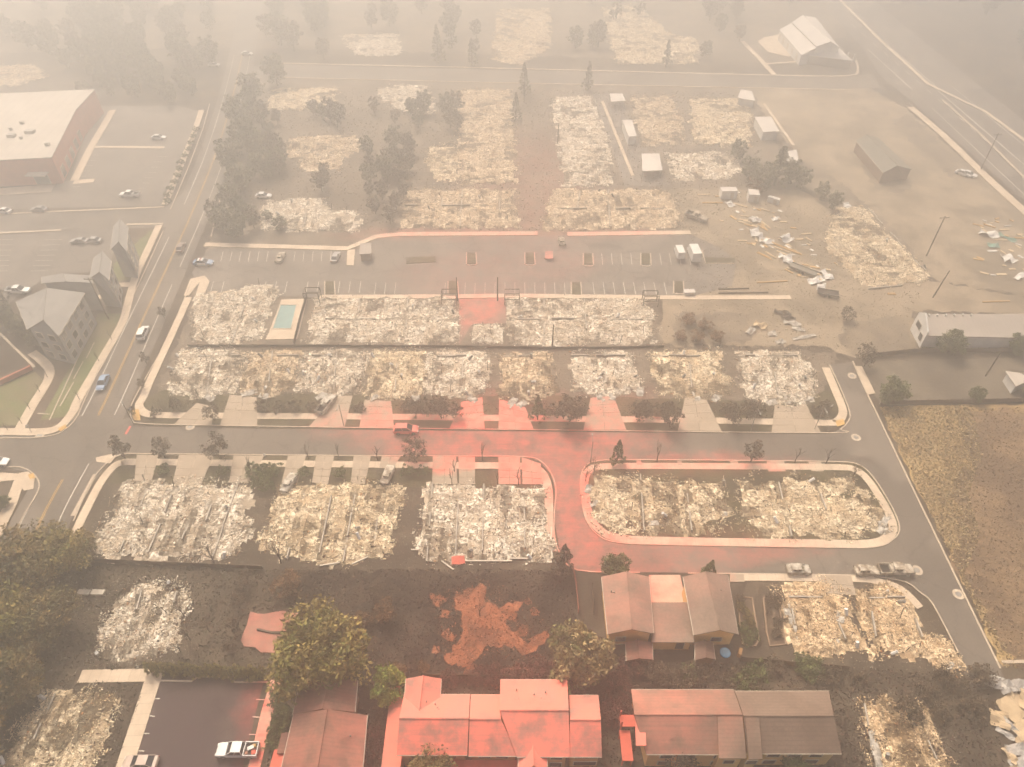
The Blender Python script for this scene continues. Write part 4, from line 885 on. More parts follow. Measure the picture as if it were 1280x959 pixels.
# saplings along the main road
for x, y, h in [(206, 398, 3.8), (184, 455, 3.6), (180, 486, 3.2), (168, 520, 2.8)]:
    tree('sapling', 'scorch', x, y, h, 'thin brown sapling on the east verge of the main road', 'saplings on the east verge')
for x, y, h in [(100, 500, 3.4), (124, 452, 3.4), (140, 425, 3.4), (38, 512, 3.0), (50, 490, 3.0), (60, 472, 3.0), (28, 530, 2.8), (10, 538, 2.6)]:
    tree('sapling', 'bare', x, y, h, 'bare sapling beside the lawn west of the main road', 'saplings west of the main road')
for i in range(12):
    t = i / 11
    tree('shrub', 'gbush', 208 + 38 * t + brng.uniform(-2, 2), 254 - 90 * t, 1.6, 'clipped shrub beside the store car park pavement', 'shrubs along the store pavement', cat='shrub')
# trees by the apartments
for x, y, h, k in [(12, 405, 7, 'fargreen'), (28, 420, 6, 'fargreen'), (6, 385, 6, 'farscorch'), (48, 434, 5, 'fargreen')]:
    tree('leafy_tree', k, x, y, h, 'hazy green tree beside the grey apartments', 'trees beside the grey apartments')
# mid and far trees
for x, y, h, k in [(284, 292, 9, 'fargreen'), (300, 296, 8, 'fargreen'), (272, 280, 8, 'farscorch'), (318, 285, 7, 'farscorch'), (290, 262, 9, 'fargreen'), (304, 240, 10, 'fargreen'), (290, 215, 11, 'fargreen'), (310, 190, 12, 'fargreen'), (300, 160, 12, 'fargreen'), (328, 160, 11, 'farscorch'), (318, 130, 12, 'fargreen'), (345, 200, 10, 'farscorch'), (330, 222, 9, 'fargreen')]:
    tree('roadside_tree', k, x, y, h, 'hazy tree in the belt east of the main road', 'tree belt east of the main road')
for i in range(70):
    x = brng.uniform(345, 580); y = brng.uniform(140, 240)
    if (355 < x < 455 and 160 < y < 222) or (525 < x and y > 175): continue
    tree('burnt_tree', brng.choice(['farscorch', 'farscorch', 'fargreen']), x, y, brng.uniform(5, 9), 'hazy scorched tree among the far rubble fields', 'scorched trees among the far rubble')
for i in range(26):
    t = brng.random(); x = 268 + 62 * (1 - t) * brng.random() + 40 * t; y = 298 - 190 * t
    tree('shrub', 'fargreen', x + brng.uniform(0, 26), y, brng.uniform(3, 5.5), 'low hazy brush under the tree belt east of the main road', 'brush under the tree belt', cat='shrub', wide=1.4)
for x, y, h in [(470, 268, 6), (488, 280, 6.5), (496, 262, 6), (478, 250, 7), (462, 246, 5), (505, 248, 5)]:
    tree('burnt_tree', 'farscorch', x, y, h, 'scorched tree beside the rubble block north of the car park', 'scorched trees by the divided block')
for x, y, h, k in [(548, 78, 15, 'farcone'), (590, 82, 11, 'farcone'), (565, 60, 14, 'farcone'), (655, 118, 12, 'farcone'), (735, 112, 11, 'farcone'), (832, 84, 11, 'farcone'), (645, 150, 10, 'farcone'), (770, 24, 16, 'farcone'), (800, 18, 15, 'farcone')]:
    tree('conifer', k, x, y, h, 'tall hazy conifer along the far cross road', 'tall conifers by the far road')
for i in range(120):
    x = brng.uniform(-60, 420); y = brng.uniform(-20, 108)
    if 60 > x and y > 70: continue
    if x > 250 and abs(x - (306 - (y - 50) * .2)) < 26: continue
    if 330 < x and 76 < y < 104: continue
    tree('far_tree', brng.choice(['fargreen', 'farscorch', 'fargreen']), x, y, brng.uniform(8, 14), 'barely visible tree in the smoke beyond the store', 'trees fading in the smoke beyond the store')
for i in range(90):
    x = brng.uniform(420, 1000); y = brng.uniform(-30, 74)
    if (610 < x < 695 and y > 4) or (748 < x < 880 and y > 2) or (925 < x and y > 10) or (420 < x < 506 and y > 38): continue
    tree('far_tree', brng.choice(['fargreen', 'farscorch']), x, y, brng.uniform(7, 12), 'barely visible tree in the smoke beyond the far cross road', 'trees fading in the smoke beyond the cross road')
for i in range(30):
    x = brng.uniform(1110, 1330); y = brng.uniform(-30, 140)
    if y > (x - 1105) * .55 - 4: continue
    tree('far_tree', brng.choice(['fargreen', 'farscorch']), x, y, brng.uniform(7, 12), 'barely visible tree in the smoke beyond the highway', 'trees fading in the smoke beyond the highway')
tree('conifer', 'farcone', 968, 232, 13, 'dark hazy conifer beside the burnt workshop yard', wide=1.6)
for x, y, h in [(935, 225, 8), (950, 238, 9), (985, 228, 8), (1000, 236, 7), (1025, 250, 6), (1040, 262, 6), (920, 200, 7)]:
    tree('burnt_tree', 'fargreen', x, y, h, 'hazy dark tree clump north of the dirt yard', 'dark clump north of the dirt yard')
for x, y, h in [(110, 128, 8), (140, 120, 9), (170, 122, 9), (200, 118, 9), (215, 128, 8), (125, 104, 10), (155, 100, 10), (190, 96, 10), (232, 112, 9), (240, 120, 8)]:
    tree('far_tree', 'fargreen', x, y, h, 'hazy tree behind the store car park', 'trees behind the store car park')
for x, y, h in [(945, 240, 6), (860, 405, 3.6), (880, 412, 3.6), (870, 425, 3.2), (895, 425, 3.2), (850, 424, 3)]:
    tree('shrub', 'rust', x, y, h * .8, 'brown scorched brush in the vacant dirt patch', 'brush in the vacant dirt patch', cat='shrub', wide=1.3)
# ================================================================== STANDING BUILDINGS
STN = (0.86, 0.22, 0.15)
M['roof_brown'] = mat('brown_shingles', (.135, .083, .060), (.175, .107, .078), .22, stain=.5, fine=.32, c3=(.155, .085, .066), scale3=.1, stain_col=(.62, .20, .14), wave=(.5, (0, 1, 0), .3))
M['roof_pink'] = mat('stained_shingles', (.25, .165, .13), (.31, .21, .168), .2, stain=1.15, fine=.16, stain_col=(.86, .225, .16), wave=(.5, (0, 1, 0), .10))
M['roof_grey'] = mat('grey_brown_shingles', (.155, .105, .076), (.20, .137, .10), .22, stain=.55, fine=.32, stain_col=(.70, .24, .17), wave=(.5, (0, 1, 0), .3))
M['roof_duplex'] = mat('dusty_shingles', (.185, .13, .097), (.225, .16, .12), .22, stain=.45, fine=.32, stain_col=(.74, .28, .20))
M['wall_yellow'] = mat('yellow_siding', (.70, .48, .18), (.64, .43, .16), .4, stain=.45, fine=.08, wave=(.22, (0, 0, 1), .15))
M['wall_gold'] = mat('gold_siding', (.78, .50, .19), (.72, .45, .17), .4, stain=.35, fine=.08, wave=(.2, (0, 0, 1), .12))
M['wall_tan'] = mat('tan_siding', (.26, .175, .115), (.22, .15, .10), .4, stain=.4, fine=.1)
M['brick'] = mat('brick_wall', (.50, .17, .10), (.43, .145, .09), .5, fine=.15, wave=(.3, (0, 0, 1), .12))
M['cream_roof'] = mat('cream_flat_roof', (.50, .44, .37), (.45, .395, .33), .12, fine=.06, wave=(3.0, (1, .04, 0), .12))
M['grey_siding'] = mat('grey_siding', (.35, .335, .31), (.31, .295, .275), .4, fine=.08, wave=(.25, (0, 0, 1), .12))
M['grey_roof'] = mat('grey_shingles', (.255, .235, .21), (.225, .208, .186), .4, fine=.15)
M['metal_roof'] = mat('pale_metal_roof', (.58, .52, .46), (.52, .47, .42), .2, rough=.55, fine=.05, wave=(1.2, (1, .9, 0), .12))
M['ware_roof'] = mat('warehouse_roof', (.37, .315, .265), (.33, .285, .24), .12, fine=.08, wave=(.9, (1, 0, 0), .10))
M['red_paint'] = mat('red_stained_wood', (.66, .15, .10), (.58, .13, .09), .8, fine=.12)
M['shed_roof'] = mat('weathered_roof', (.19, .17, .135), (.16, .145, .115), .3, fine=.12)
M['trim'] = mat('trim_white', (.62, .54, .43), None, 1, fine=.08)
def W3(p, z): return P(p[0], p[1], z)
def window(root, a, b, t, z0, w_, h_, name='window', dark='glass'):
    """framed window on the wall running from a to b (outside on the right-hand side)"""
    a, b = Vector(a[:2]), Vector(b[:2]); d = (b - a).normalized(); nrm = Vector((d.y, -d.x)); c = a.lerp(b, t) + nrm * .03
    rz = math.atan2(d.y, d.x)
    mb = MB(); mb.box((c.x, c.y, z0 + h_ / 2), (w_ + .24, .10, h_ + .24), rz); f = mb.build(name, M['trim'], root)
    mb = MB(); c2 = c + nrm * .03; mb.box((c2.x, c2.y, z0 + h_ / 2), (w_, .07, h_), rz); mb.build('pane', M[dark], f)
def gable(root, L0, T0, R0, L1, T1, R1, ze, zr, roof, wall, inset=.45, thick=.2, z_wall=0.0):
    """far end 0, near end 1; L/R eave corners at ze, T ridge ends at zr (photo pixels)"""
    l0, r0, l1, r1 = [W3(p, ze) for p in (L0, R0, L1, R1)]; t0, t1 = W3(T0, zr), W3(T1, zr)
    mb = MB(); mb.slab([l1, t1, t0, l0], thick); mb.slab([t1, r1, r0, t0], thick); rf = mb.build('roof', M[roof], root)
    mb = MB(); mb.tube(t0 + Vector((0, 0, .03)), t1 + Vector((0, 0, .03)), .11, .11, 5); mb.build('ridge_cap', M[roof], rf)
    for p, q in ((l0, l1), (r0, r1)):
        mb = MB(); mb.tube(p + Vector((0, 0, -.1)), q + Vector((0, 0, -.1)), .09, .09, 5); mb.build('gutter', M['trim'], rf)
    c = (l0 + r0 + l1 + r1) / 4
    def ins(p, k): d = c - p; d.z = 0; return p + Vector((d.x, d.y, 0)).normalized() * inset * 1.4
    b = [ins(p, 0) for p in (l0, l1, r1, r0)]
    zt = ze + .02 - thick
    tt = [t0 + (t1 - t0).normalized() * inset, t1 + (t0 - t1).normalized() * inset]
    mb = MB()
    vs = [(p.x, p.y, z_wall) for p in b] + [(p.x, p.y, zt) for p in b] + [(tt[0].x, tt[0].y, zr - thick - .1), (tt[1].x, tt[1].y, zr - thick - .1)]
    mb.add(vs, [(0, 1, 5, 4), (1, 2, 6, 9, 5), (2, 3, 7, 6), (3, 0, 4, 8, 7)])
    mb.build('wall', M[wall], root)
    return dict(b=b, ridge=(t0, t1), roof=rf)
def vents(root, n, quad, z, seed):
    r = random.Random(seed)
    for k in range(n):
        u, v = r.uniform(.1, .9), r.uniform(.2, .8)
        a = [quad[0][i] + (quad[1][i] - quad[0][i]) * u for i in (0, 1)]; b = [quad[3][i] + (quad[2][i] - quad[3][i]) * u for i in (0, 1)]
        p = W3((a[0] + (b[0] - a[0]) * v, a[1] + (b[1] - a[1]) * v), z)
        mb = MB(); mb.tube(p - Vector((0, 0, .9)), p + Vector((0, 0, .25)), .11, .09, 6); mb.build('vent_pipe', M['steel'], root)
# --- paired house with yellow gables
h4 = empty('paired_house', P(835, 780)); tag(h4, 'paired house with two dusty gable roofs, yellow gables and a low link', 'house')
def into(root):     # parts are modelled in place, then hung under their thing
    inv = Matrix.Translation(-Vector(root.location))
    for o in list(COL.objects):
        if o.parent == root and not o.get('_placed'):
            o.data.transform(inv) if o.type == 'MESH' else None
            for g in o.children:
                g.data.transform(inv)
            o['_placed'] = 1
    for o in COL.objects:
        if '_placed' in o: del o['_placed']
g = gable(h4, (752, 721), (783, 714.4), (811, 721), (759.7, 793), (789.7, 786.6), (817, 792), 4.3, 6.1, 'roof_duplex', 'wall_gold')
window(h4, g['b'][1], g['b'][2], .72, 4.0, .7, .6); window(h4, g['b'][1], g['b'][2], .3, 1.2, 1.4, 1.2)
g = gable(h4, (854, 721), (881.6, 714.4), (909.7, 719), (867.5, 794), (900, 787.5), (922.8, 793), 4.3, 6.1, 'roof_duplex', 'wall_gold')
window(h4, g['b'][1], g['b'][2], .28, 4.0, .7, .6); window(h4, g['b'][1], g['b'][2], .6, 1.3, 1.6, 1.2)
q = [W3(p, 3.1) for p in ((815, 753), (862, 753), (868, 803), (815, 803))]
mb = MB(); mb.slab([q[3], q[2], q[1], q[0]], .2); mb.build('link_roof', M['roof_duplex'], h4)
mb = MB(); c = sum(q, Vector()) / 4; mb.prism(ccw([((p + (c - p).normalized() * .5).x, (p + (c - p).normalized() * .5).y) for p in q]), 0, 2.88); mb.build('link_wall', M['wall_gold'], h4)
window(h4, q[3] + Vector((.6, .45, 0)), q[2] + Vector((-.6, .45, 0)), .2, .2, 1.2, 2.0, 'door'); window(h4, q[3] + Vector((.6, .45, 0)), q[2] + Vector((-.6, .45, 0)), .75, .2, 1.2, 2.0, 'door')
for (L0, T0, R0, L1, T1, R1) in [((782, 803), (797, 799.5), (815.5, 803), (783, 826), (799, 823), (816, 824.5)), ((869, 803), (881, 800), (891, 803), (869, 825), (883, 822), (894, 824.5))]:
    gable(h4, L0, T0, R0, L1, T1, R1, 2.4, 3.0, 'roof_brown', 'wall_tan', inset=.25, thick=.14)
vents(h4, 4, [(886, 722), (906, 724), (918, 785), (902, 785)], 5.2, 3); vents(h4, 2, [(756, 724), (780, 720), (786, 780), (762, 785)], 5.2, 4)
into(h4)
# --- coral-stained block
h2 = empty('apartment_block', P(620, 920)); tag(h2, 'two-storey block with roofs stained bright coral by fire retardant', 'building')
ZE, ZR = 5.4, 7.6
def gx(root, x0n, x1n, yn, x0r, x1r, yr, x0s, x1s, ys, ze, zr, roof, wall, **k):
    """gable with the ridge running across the picture: north eave yn, ridge yr, south eave ys"""
    return gable(root, (x0n, yn), (x0r, yr), (x0s, ys), (x1n, yn), (x1r, yr), (x1s, ys), ze, zr, roof, wall, **k)
gA = gx(h2, 505, 587.5, 868, 499, 586, 898, 496, 584, 944, ZE, ZR, 'roof_pink', 'wall_yellow')
gB = gx(h2, 588.5, 626, 868.5, 587, 626, 899, 585.5, 648, 945, ZE, ZR, 'roof_pink', 'wall_yellow')
gC = gx(h2, 625.5, 709, 849.5, 624.5, 711, 888, 646, 712, 946, ZE + .25, ZR + .5, 'roof_pink', 'wall_yellow')
gD = gx(h2, 711.5, 748, 869, 712.5, 751, 900, 711.5, 752.5, 946, ZE, ZR, 'roof_pink', 'wall_yellow')
gE = gable(h2, (507.5, 848.5), (529, 844.5), (551.5, 848.5), (504, 897), (524, 888), (549, 890), ZE + .3, ZE + 1.5, 'roof_pink', 'wall_yellow')
gF = gable(h2, (648, 947), (666, 931), (684, 947), (648, 967), (667, 957), (684, 967), 5.0, 6.15, 'roof_pink', 'wall_yellow', inset=.25)
mb = MB(); mb.box(P(494, 930, 1.5) * 1.0, (2.6, 16, 3.0)); mb.build('side_porch', M['roof_pink'], h2)
for gg, ts in ((gA, (.25, .6)), (gB, (.3, .7)), (gD, (.35, .75)), (gC, (.3, .8))):
    a, b = gg['b'][3], gg['b'][2]
    for t in ts: window(h2, a, b, t, 3.4, 1.5, 1.2); window(h2, a, b, t, .8, 1.5, 1.2)
a, b = gB['b'][3], gC['b'][2]
mb = MB(); m_ = (Vector(a) + Vector(b)) / 2; mb.box((m_.x - 5, m_.y - 1.2, 2.9), (12, 2.2, .2)); bal = mb.build('balcony', M['red_paint'], h2)
mb = MB(); mb.box((m_.x - 5, m_.y - 2.25, 3.5), (12, .08, .9)); mb.build('railing', M['red_paint'], bal)
vents(h2, 5, [(634, 856), (700, 856), (704, 882), (634, 882)], 7.0, 1); vents(h2, 4, [(530, 872), (552, 872), (552, 892), (530, 892)], 6.6, 2)
into(h2)
# --- brown-roofed block
h1 = empty('apartment_block', P(405, 920)); tag(h1, 'brown-roofed two-storey block beside the near car park', 'building')
gable(h1, (375, 853), (410, 846), (447, 850.5), (366, 893), (403, 886), (443.5, 890), 5.2, 6.9, 'roof_brown', 'wall_tan')
g = gable(h1, (367, 893), (409, 886.5), (459, 894), (340, 1010), (390, 1003), (449, 1008), 5.35, 7.4, 'roof_brown', 'wall_tan')
q = [W3(p, 3.4) for p in ((352, 916), (368, 915), (366, 940), (346, 942))]
mb = MB(); mb.slab([q[3], q[2], q[1], q[0]], .2); mb.build('porch_roof', M['roof_brown'], h1)
q = [W3(p, 3.0) for p in ((343, 937), (368, 935), (362, 962), (336, 962))]
mb = MB(); mb.slab([q[3], q[2], q[1], q[0]], .2); mb.build('porch_roof', M['red_paint'], h1)
mb = MB(); c = sum(q, Vector()) / 4; mb.box((c.x + .4, c.y, 1.4), (2.0, 2.2, 2.75)); mb.build('porch_wall', M['wall_tan'], h1)
a, b = g['b'][2], g['b'][3]
for t in (.2, .45, .7): window(h1, a, b, t, 3.0, 1.2, 1.2)
vents(h1, 3, [(412, 895), (450, 898), (446, 930), (412, 930)], 6.2, 6)
into(h1)
# --- long grey-roofed block
h3 = empty('apartment_block', P(920, 920)); tag(h3, 'long grey-roofed block with yellow walls and a red outside stair', 'building')
g1 = gx(h3, 789, 917, 862, 793, 928, 893.5, 808, 932, 943, ZE, ZR, 'roof_grey', 'wall_yellow')
g2 = gx(h3, 918.5, 1036, 864, 929.5, 1042, 895, 933.5, 1052, 942, ZE - .15, ZR - .2, 'roof_grey', 'wall_yellow')
def dormer(root, xa0, xa1, xb0, xb1, yt, yb, zt, zb):
    a, b, c, d = W3((xa0, yt), zt), W3((xa1, yt), zt), W3((xb1, yb), zb), W3((xb0, yb), zb)
    mb = MB(); mb.slab([d, c, b, a], .18); mb.build('dormer_roof', M['roof_grey'], root)
    mb = MB(); q_ = [d + Vector((.25, .35, 0)), c + Vector((-.25, .35, 0)), b + Vector((-.25, -.6, 0)), a + Vector((.25, -.6, 0))]; mb.add([(p.x, p.y, 0) for p in q_] + [(p.x, p.y, p.z - .22) for p in q_], [(0, 1, 5, 4), (1, 2, 6, 5), (2, 3, 7, 6), (3, 0, 4, 7)]); mb.build('bay_wall', M['wall_yellow'], root)
    return q_
for args in ((897, 928, 899, 933, 895, 948, 7.55, 6.5), (932, 949, 936, 953, 897, 949, 7.4, 6.4)):
    q_ = dormer(h3, *args); window(h3, q_[0], q_[1], .5, 3.8, 1.3, 1.1); window(h3, q_[0], q_[1], .5, .9, 1.3, 1.1)
q = [W3(p, 6.6) for p in ((793.5, 891), (806, 891), (808, 932), (795, 932))]
mb = MB(); mb.slab([q[3], q[2], q[1], q[0]], .15); mb.build('stair_roof', M['roof_pink'], h3)
for gg, ts in ((g1, (.2, .45, .8)), (g2, (.3, .55, .8))):
    a, b = gg['b'][3], gg['b'][2]
    for t in ts: window(h3, a, b, t, 3.2, 1.6, 1.2); window(h3, a, b, t, .7, 1.6, 1.2)
a, b = g2['b'][1], g2['b'][2]
for t in (.3, .7): window(h3, a, b, t, 3.0, 1.1, 1.2)
# outside stair: posts, landing, flight of steps
sx, sy = P(791, 945).x, P(791, 945).y
for k in range(11):
    mb = MB(); mb.box((sx + 2.2, sy + 2.6 - k * .32, 2.9 - k * .27), (1.5, .34, .1)); mb.build('stair_tread', M['red_paint'], h3)
mb = MB(); mb.box((sx + .6, sy + 3.6, 2.95), (4.6, 1.6, .16)); mb.build('landing', M['red_paint'], h3)
for dx, dy in ((-1.6, 4.3), (-1.6, 2.9), (2.8, 2.9), (.4, 4.3)):
    mb = MB(); mb.box((sx + dx, sy + dy, 2.3), (.18, .18, 4.6)); mb.build('stair_post', M['red_paint'], h3)
mb = MB(); mb.box((sx - 1.1, sy + .6, 2.2), (1.5, 4.0, .14)); mb.build('porch_roof', M['red_paint'], h3)
for dx, dy in ((-1.7, -1.2), (-.5, -1.2), (-1.7, 2.3), (-.5, 2.3)):
    mb = MB(); mb.box((sx + dx, sy + dy, 1.06), (.16, .16, 2.12)); mb.build('porch_post', M['red_paint'], h3)
into(h3)
# --- brick store with a cream flat roof
def flat_block(name, label, cat, px, z, roof, wall, para=.5, cam_px=None, win=()):
    q = ccw([(v.x, v.y) for v in [W3(p, z) for p in px]]); c = Vector((sum(p[0] for p in q) / len(q), sum(p[1] for p in q) / len(q), 0))
    root = empty(name, c); tag(root, label, cat)
    mb = MB(); mb.prism(q, 0, z - .3); mb.build('wall', M[wall], root)
    q2 = [(p[0] + (c.x - p[0]) * .004, p[1] + (c.y - p[1]) * .004) for p in q]
    mb = MB(); mb.prism(q2, z - .28, z); mb.build('roof', M[roof], root)
    n = len(q)
    for i in range(n):
        a, b = Vector(q[i]), Vector(q[(i + 1) % n]); m = (a + b) / 2; d = b - a
        if para: mb = MB(); mb.box((m.x, m.y, z + para / 2 - .2), (d.length + .2, .3, para), math.atan2(d.y, d.x)); mb.build('parapet', M[wall if para > .3 else roof], root)
    return root, q
st, q = flat_block('brick_store', 'large brick store with a cream flat roof beside the hazy car park', 'store', [(-110, 121), (0, 117), (118, 112), (94, 137.6), (64, 196.6), (0, 200), (-110, 205)], 8.5, 'cream_roof', 'brick', para=.25)
for x, y, s in [(15, 171, 1.6), (38, 166, 1.9), (28, 155, .8), (60, 182, .9), (14, 163, .6), (27, 174, .6)]:
    p = W3((x, y), 8.5); mb = MB(); mb.box((p.x, p.y, 8.5 + .45), (s * 1.4, s, .9)); mb.box((p.x + .2, p.y, 9.0), (s * .7, s * .6, .25)); mb.build('roof_unit', M['steel'], st)
se = sorted(q, key=lambda p: -p[0])
a, b = P(64, 196.6, 8.5), P(94, 137.6, 8.5)
for t in (.12, .3, .48, .66, .84): window(st, a, b, t, .6, 3.2, 3.0, 'shop_window')
a, b = P(0, 200, 8.5), P(64, 196.6, 8.5)
window(st, a, b, .62, .2, 4.0, 3.4, 'entrance_door')
mb = MB(); m_ = a.lerp(b, .62); mb.box((m_.x, m_.y - 1.2, 4.0), (6, 2.6, .3)); mb.build('entrance_canopy', M['trim'], st)
into(st)
# --- grey apartments on the left
ap = empty('apartment_building', P(80, 420)); tag(ap, 'grey three-storey apartments with white-framed windows by the lawn', 'building')
g = gable(ap, (20, 377), (58, 360), (106, 366), (34, 412), (54, 400), (73, 420), 8.6, 9.6, 'grey_roof', 'grey_siding')
a, b = g['b'][2], g['b'][3]
for t in (.12, .36, .6, .84):
    for z in (.9, 3.6, 6.3): window(ap, a, b, t, z, 1.7, 1.5)
a, b = g['b'][1], g['b'][2]
for t in (.25, .7):
    for z in (.9, 3.6, 6.3): window(ap, a, b, t, z, 1.6, 1.4)
g = gable(ap, (52, 346), (80, 342), (112, 344), (52, 354), (82, 352), (116, 354), 8.2, 9.2, 'grey_roof', 'grey_siding')
g = gable(ap, (117, 322), (128, 314), (139, 326), (112, 348), (124, 340), (136, 350), 8.6, 9.5, 'grey_roof', 'grey_siding')
a, b = g['b'][2], g['b'][3]
for t in (.25, .7):
    for z in (.9, 3.6, 6.3): window(ap, a, b, t, z, 1.6, 1.4)
g = gable(ap, (142, 282), (150, 274), (160, 284), (138, 312), (148, 302), (158, 314), 8.6, 9.5, 'grey_roof', 'grey_siding')
a, b = g['b'][2], g['b'][3]
for t in (.25, .7):
    for z in (.9, 3.6, 6.3): window(ap, a, b, t, z, 1.6, 1.4)
into(ap)
rw = strip('retaining_wall', [(-30, 490), (0, 481), (41, 462)], .5, 1.2, M['brick'], thick=1.25, kind=None); tag(rw, 'low brick-red retaining wall above the green lawn', 'wall')
# --- church
ch = empty('church', P(1010, 80)); tag(ch, 'church with a pale two-level metal roof beside the far road junction', 'church')
g = gable(ch, (990, 28), (1003, 19), (1020, 22), (1021, 58), (1038.6, 52), (1050, 60), 7.0, 9.0, 'metal_roof', 'white', thick=.25)
def lean(root, hi, lo, zh, zl, roof, wall):
    a, b = W3(hi[0], zh), W3(hi[1], zh); c, d = W3(lo[1], zl), W3(lo[0], zl)
    mb = MB(); mb.slab([a, b, c, d], .2); mb.build('aisle_roof', M[roof], root)
    mb = MB(); q = ccw([(p.x, p.y) for p in (a, b, c, d)]); cx = Vector((sum(p[0] for p in q) / 4, sum(p[1] for p in q) / 4))
    q = [tuple(Vector(p) + (cx - Vector(p)).normalized() * .6) for p in q]; mb.prism(q, 0, zl - .25); mb.build('aisle_wall', M[wall], root)
    return a, b, c, d
a, b, c, d = lean(ch, [(989, 29), (1021, 59.5)], [(974, 37), (1002, 69)], 6.4, 4.2, 'metal_roof', 'white')
for t in (.15, .35, .55, .75, .92): window(ch, c, d, t, .8, 1.5, 2.2)
lean(ch, [(1022, 59), (1048, 59)], [(1004, 68), (1066, 76)], 5.6, 3.6, 'metal_roof', 'wall_tan')
for x, y in ((1050, 73), (1058, 76), (1066, 78)):
    mb = MB(); p = P(x, y); mb.box((p.x, p.y, 1.6), (.5, .5, 3.2)); mb.build('porch_pillar', M['white'], ch)
into(ch)
# --- warehouse on the right
wh = empty('warehouse', P(1215, 420)); tag(wh, 'long low warehouse with a tall white end wall and pale roof', 'warehouse')
q = [W3(p, z) for p, z in (((1148, 393), 4.6), ((1340, 392), 4.6), ((1340, 424), 3.6), ((1158, 419.5), 3.6))]
mb = MB(); mb.slab([q[3], q[2], q[1], q[0]], .22); mb.build('roof', M['ware_roof'], wh)
mb = MB(); b4 = ccw([(p.x, p.y) for p in q]); mb.prism([(p[0], p[1] + (.3 if p[1] < 190 else -.3)) for p in b4], 0, 3.3); mb.build('wall', M['white'], wh)
A, B = Vector((q[0].x - .15, q[0].y)), Vector((q[3].x - .15, q[3].y - .1)); d = (B - A).normalized(); nn = Vector((d.y, -d.x))
def wallpanel(root, A, B, zA, zB, t, m, nm, peak=None):
    d = (B - A).normalized(); nn = Vector((-d.y, d.x)) * t
    top = [(A, zA)] + ([(A.lerp(B, peak[0]), peak[1])] if peak else []) + [(B, zB)]
    pts = [(A, 0), (B, 0)] + list(reversed(top)); n = len(pts)
    vs = [(p.x, p.y, z) for p, z in pts] + [(p.x + nn.x, p.y + nn.y, z) for p, z in pts]
    mb = MB(); mb.add(vs, [tuple(range(n)), tuple(range(2 * n - 1, n - 1, -1))] + [(k, (k + 1) % n, n + (k + 1) % n, n + k) for k in range(n)]); return mb.build(nm, m, root)
wallpanel(wh, A, B, 5.2, 4.6, .35, M['white'], 'end_wall', (.35, 6.8))
window(wh, A, B, .35, 2.6, 2.2, 1.4); window(wh, A, B, .75, 1.2, 1.4, 1.6)
for k in range(6):
    p = q[0].lerp(q[1], .06 + k * .055); mb = MB(); mb.tube((p.x, p.y - .5, 4.3), (p.x, p.y - .5, 5.0), .2, .2, 6); mb.build('vent_pipe', M['white'], wh)
into(wh)
# --- sheds and carports in the haze
def shed(name, label, cat, px, z, roof, wall, group=None):
    q = [W3(p, z) for p in px]; c = sum(q, Vector()) / len(q); root = empty(name, (c.x, c.y, 0)); tag(root, label, cat, group)
    mb = MB(); mb.slab(q, .22); mb.build('roof', M[roof], root)
    if wall:
        mb = MB(); mb.prism(ccw([tuple((p + (c - p).normalized() * .5)[:2]) for p in q]), 0, z - .24); mb.build('wall', M[wall], root)
    else:
        for p in q:
            mb = MB(); v = p + (c - p).normalized() * .4; mb.box((v.x, v.y, z / 2 - .12), (.15, .15, z - .24)); mb.build('post', M['steel'], root)
    into(root); return root
gs = empty('long_shed', P(1105, 205)); tag(gs, 'long weathered shed standing alone on the hazy yard', 'shed')
gable(gs, (1070, 176), (1083, 168), (1098, 172), (1104, 216), (1122, 207), (1140, 212), 3.6, 4.8, 'shed_roof', 'wall_tan', inset=.3); into(gs)
shed('carport', 'white flat carport roof standing at the end of the alley', 'carport', [(803, 214), (828, 213), (824, 192), (802, 192)], 2.8, 'metal_roof', None)
shed('carport', 'narrow white shed beside the far rubble on the alley', 'carport', [(786, 171), (796, 170), (790, 150), (778, 150)], 3.2, 'metal_roof', 'white')
shed('carport', 'small flat roof at the top of the alley', 'carport', [(764, 127), (782, 126), (778, 117), (762, 117)], 2.8, 'metal_roof', None)
shed('carport', 'white flat roof beside the dark conifer', 'carport', [(954, 165), (974, 164), (964, 146), (943, 146)], 3.2, 'metal_roof', 'white')
shed('trailer_home', 'small white trailer beside the hazy path', 'trailer', [(988, 204), (998, 201), (996, 187), (985, 189)], 2.8, 'metal_roof', 'white')
shed('trailer_home', 'small white trailer north of the far rubble, near the church road', 'trailer', [(922, 122), (930, 124), (944, 126), (940, 114), (926, 112)], 2.8, 'metal_roof', 'white')
shed('garden_shed', 'small pale shed at the edge of the gravel yard', 'shed', [(1257, 464), (1274, 466), (1290, 474), (1270, 483)], 2.6, 'cream_roof', 'white')
shed('pay_hut', 'tan hut with a flat roof at the corner of the car park', 'hut', [(449, 318), (464, 317), (464, 304), (450, 304)], 2.4, 'ware_roof', 'wall_tan')
# bare red slab of a burnt house
sl = sheet('house_slab', [(313, 766), (374, 766), (362, 797), (350, 818), (326, 816), (300, 802)], .22, mat('stained_slab', (.36, .20, .145), (.28, .155, .115), .5, stain=.3, fine=.12), thick=.22, kind=None, jag=.35, seed=2); tag(sl, 'bare concrete house slab stained red, beside the yellow-green tree', 'slab')
cw = strip('fallen_wall', [(322, 788), (340, 792), (372, 793)], .3, .5, M['charstrip'], thick=.3, kind=None); tag(cw, 'charred wall line lying across the red slab', 'debris')
sheet('courtyard', [(574, 374), (631, 372), (634, 404), (590, 405), (574, 432)], .03, mat('courtyard_paving', (.30, .17, .13), (.20, .13, .10), .3, stain=.8, fine=.2))
